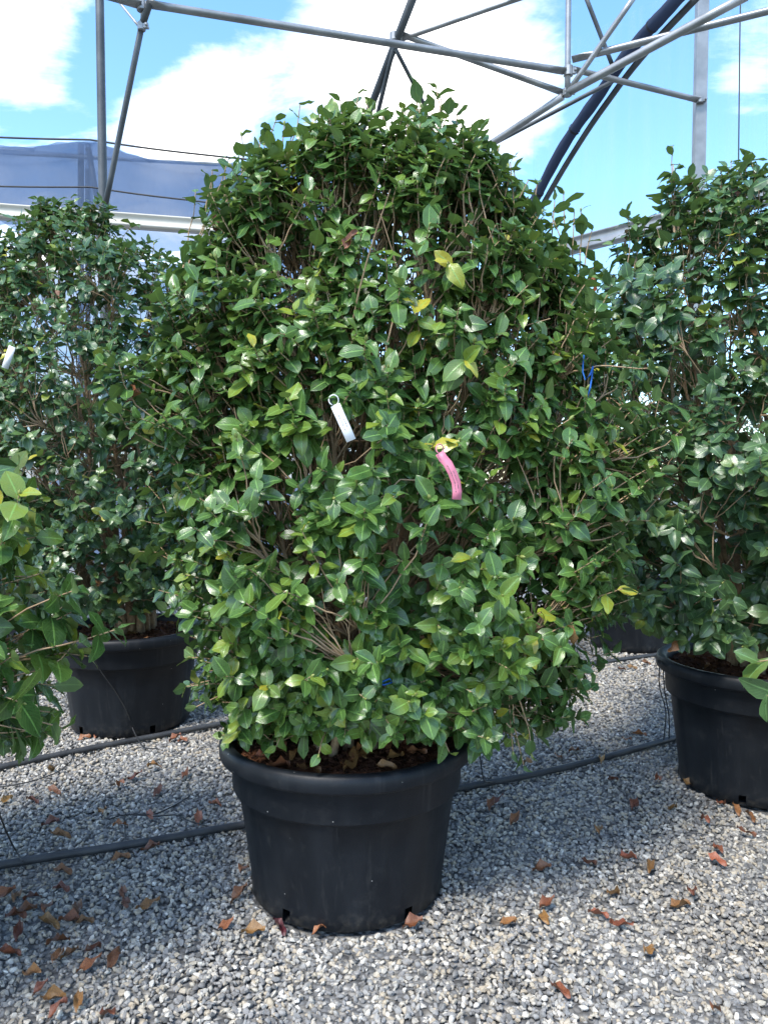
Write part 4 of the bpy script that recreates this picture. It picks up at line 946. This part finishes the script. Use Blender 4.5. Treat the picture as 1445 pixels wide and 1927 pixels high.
# ------------------------------------------------------------------ tags and ties
def build_tags():
    def strip(name, pts, w, face, mat, label, cat, rows, loop=None):
        """a thin plastic strip along pts, its flat side facing the direction face"""
        P = [Vector(p) for p in pts]; root = empty(name, tuple(P[0]), label, cat); V = []; F = []
        nrmv = Vector(face).normalized(); th = 0.0006
        for i, p in enumerate(P):
            d = (P[min(i + 1, len(P) - 1)] - P[max(i - 1, 0)]).normalized(); sx = d.cross(nrmv).normalized() * (w / 2)
            for q in (p - sx + nrmv * th, p + sx + nrmv * th, p + sx - nrmv * th, p - sx - nrmv * th): V.append(tuple(q))
        for i in range(len(P) - 1):
            for j in range(4): F.append((i * 4 + j, i * 4 + (j + 1) % 4, i * 4 + 4 + (j + 1) % 4, i * 4 + 4 + j))
        F.append((0, 3, 2, 1)); k = (len(P) - 1) * 4; F.append((k, k + 1, k + 2, k + 3))
        link('strip', mesh_np('strip', V, F, False), mat, root)
        bm = bmesh.new(); rr = random.Random(len(label))
        L_ = sum((P[i + 1] - P[i]).length for i in range(len(P) - 1))
        def along(s):
            for i in range(len(P) - 1):
                l = (P[i + 1] - P[i]).length
                if s <= l or i == len(P) - 2: return P[i].lerp(P[i + 1], s / l), (P[i + 1] - P[i]).normalized()
                s -= l
        for (off, s0, s1) in rows:      # lines of small print, too small to read in the photograph
            s = s0 * L_
            while s < s1 * L_:
                p, d = along(s); sx = d.cross(nrmv).normalized(); hgt = rr.uniform(0.0014, 0.0028)
                R = Matrix((sx, d, nrmv)).transposed()
                box_bm(bm, p + sx * off * w + nrmv * (th + 0.0003), (hgt, rr.uniform(0.0009, 0.0018), 0.0004), R); s += rr.uniform(0.0022, 0.0036)
        link('print', bm_mesh(bm, 'print'), M_INK, root)
        if loop: link('loop', Tubes().add(loop, 0.0015, 6).mesh('loop'), mat, root)
        return root
    Y = 1.93
    p = [at(631, 762, Y), at(640, 782, Y), at(650, 804, Y), at(661, 829, Y)]; c = p[0]
    lp = [c + Vector((0.012 * math.sin(t) * 1.0 - 0.004, 0.006 * math.cos(t * 0.5), 0.012 - 0.013 * math.cos(t))) for t in np.linspace(0, 6.0, 14)]
    strip('plant_tag', p, 0.0245, (0.05, -1, 0.2), M_WHITE, 'white plastic plant tag with grey print hanging in the centre shrub', 'tag', [(0.12, 0.25, 0.72), (-0.2, 0.42, 0.66)], lp)
    Y = 1.95
    p = [at(827, 852, Y), at(833, 862, Y), at(842, 872, Y - 0.006), at(851, 889, Y - 0.004), at(858, 908, Y), at(860, 925, Y), at(859, 940, Y)]
    c = p[0]; lp = [c + Vector((0.010 * math.sin(t), 0.012 * math.cos(t * 0.5), 0.010 - 0.012 * math.cos(t))) for t in np.linspace(0, 6.0, 14)]
    strip('plant_tag', p, 0.0235, (0.05, -1, 0.15), M_PINK, 'pink plastic plant tag with small print hanging low in the centre shrub', 'tag', [(0.15, 0.3, 0.86), (-0.15, 0.45, 0.8)], lp)
    Y = 3.72
    strip('plant_tag', [at(24, 652, Y), at(17, 672, Y), at(10, 693, Y)], 0.033, (0.1, -1, 0.1), M_WHITE, 'white plant tag in the left shrub at the left edge', 'tag', [])
    strip('plant_tag', [at(386, 1012, 2.5), at(387, 1030, 2.5), at(386, 1046, 2.5)], 0.014, (0.1, -1, 0.1), M_PURPLE, 'small purple strip at the left side of the centre shrub', 'tag', [])
    # blue ties
    def tie(pp, Y, r, label):
        P = [at(x, y, Y + 0.01 * math.sin(i * 1.9)) for i, (x, y) in enumerate(pp)]; c = P[0].copy()
        o = link('twine_tie', Tubes().add([q - c for q in P], r, 6).mesh('twine_tie'), M_BLUE, loc=c); tag(o, label, 'twine', 'blue twine ties')
    tie([(1112, 664), (1104, 657), (1099, 663), (1097, 680), (1096, 700), (1101, 715), (1110, 705), (1115, 690), (1113, 710), (1110, 730), (1105, 748)], 2.36, 0.0026, 'bright blue twine loop tied at the right side of the centre shrub')
    tie([(698, 1272), (708, 1280), (720, 1283), (733, 1277), (738, 1284), (722, 1289), (706, 1282)], 2.25, 0.0026, 'small blue twine knot low in the centre shrub above the soil')
build_tags()
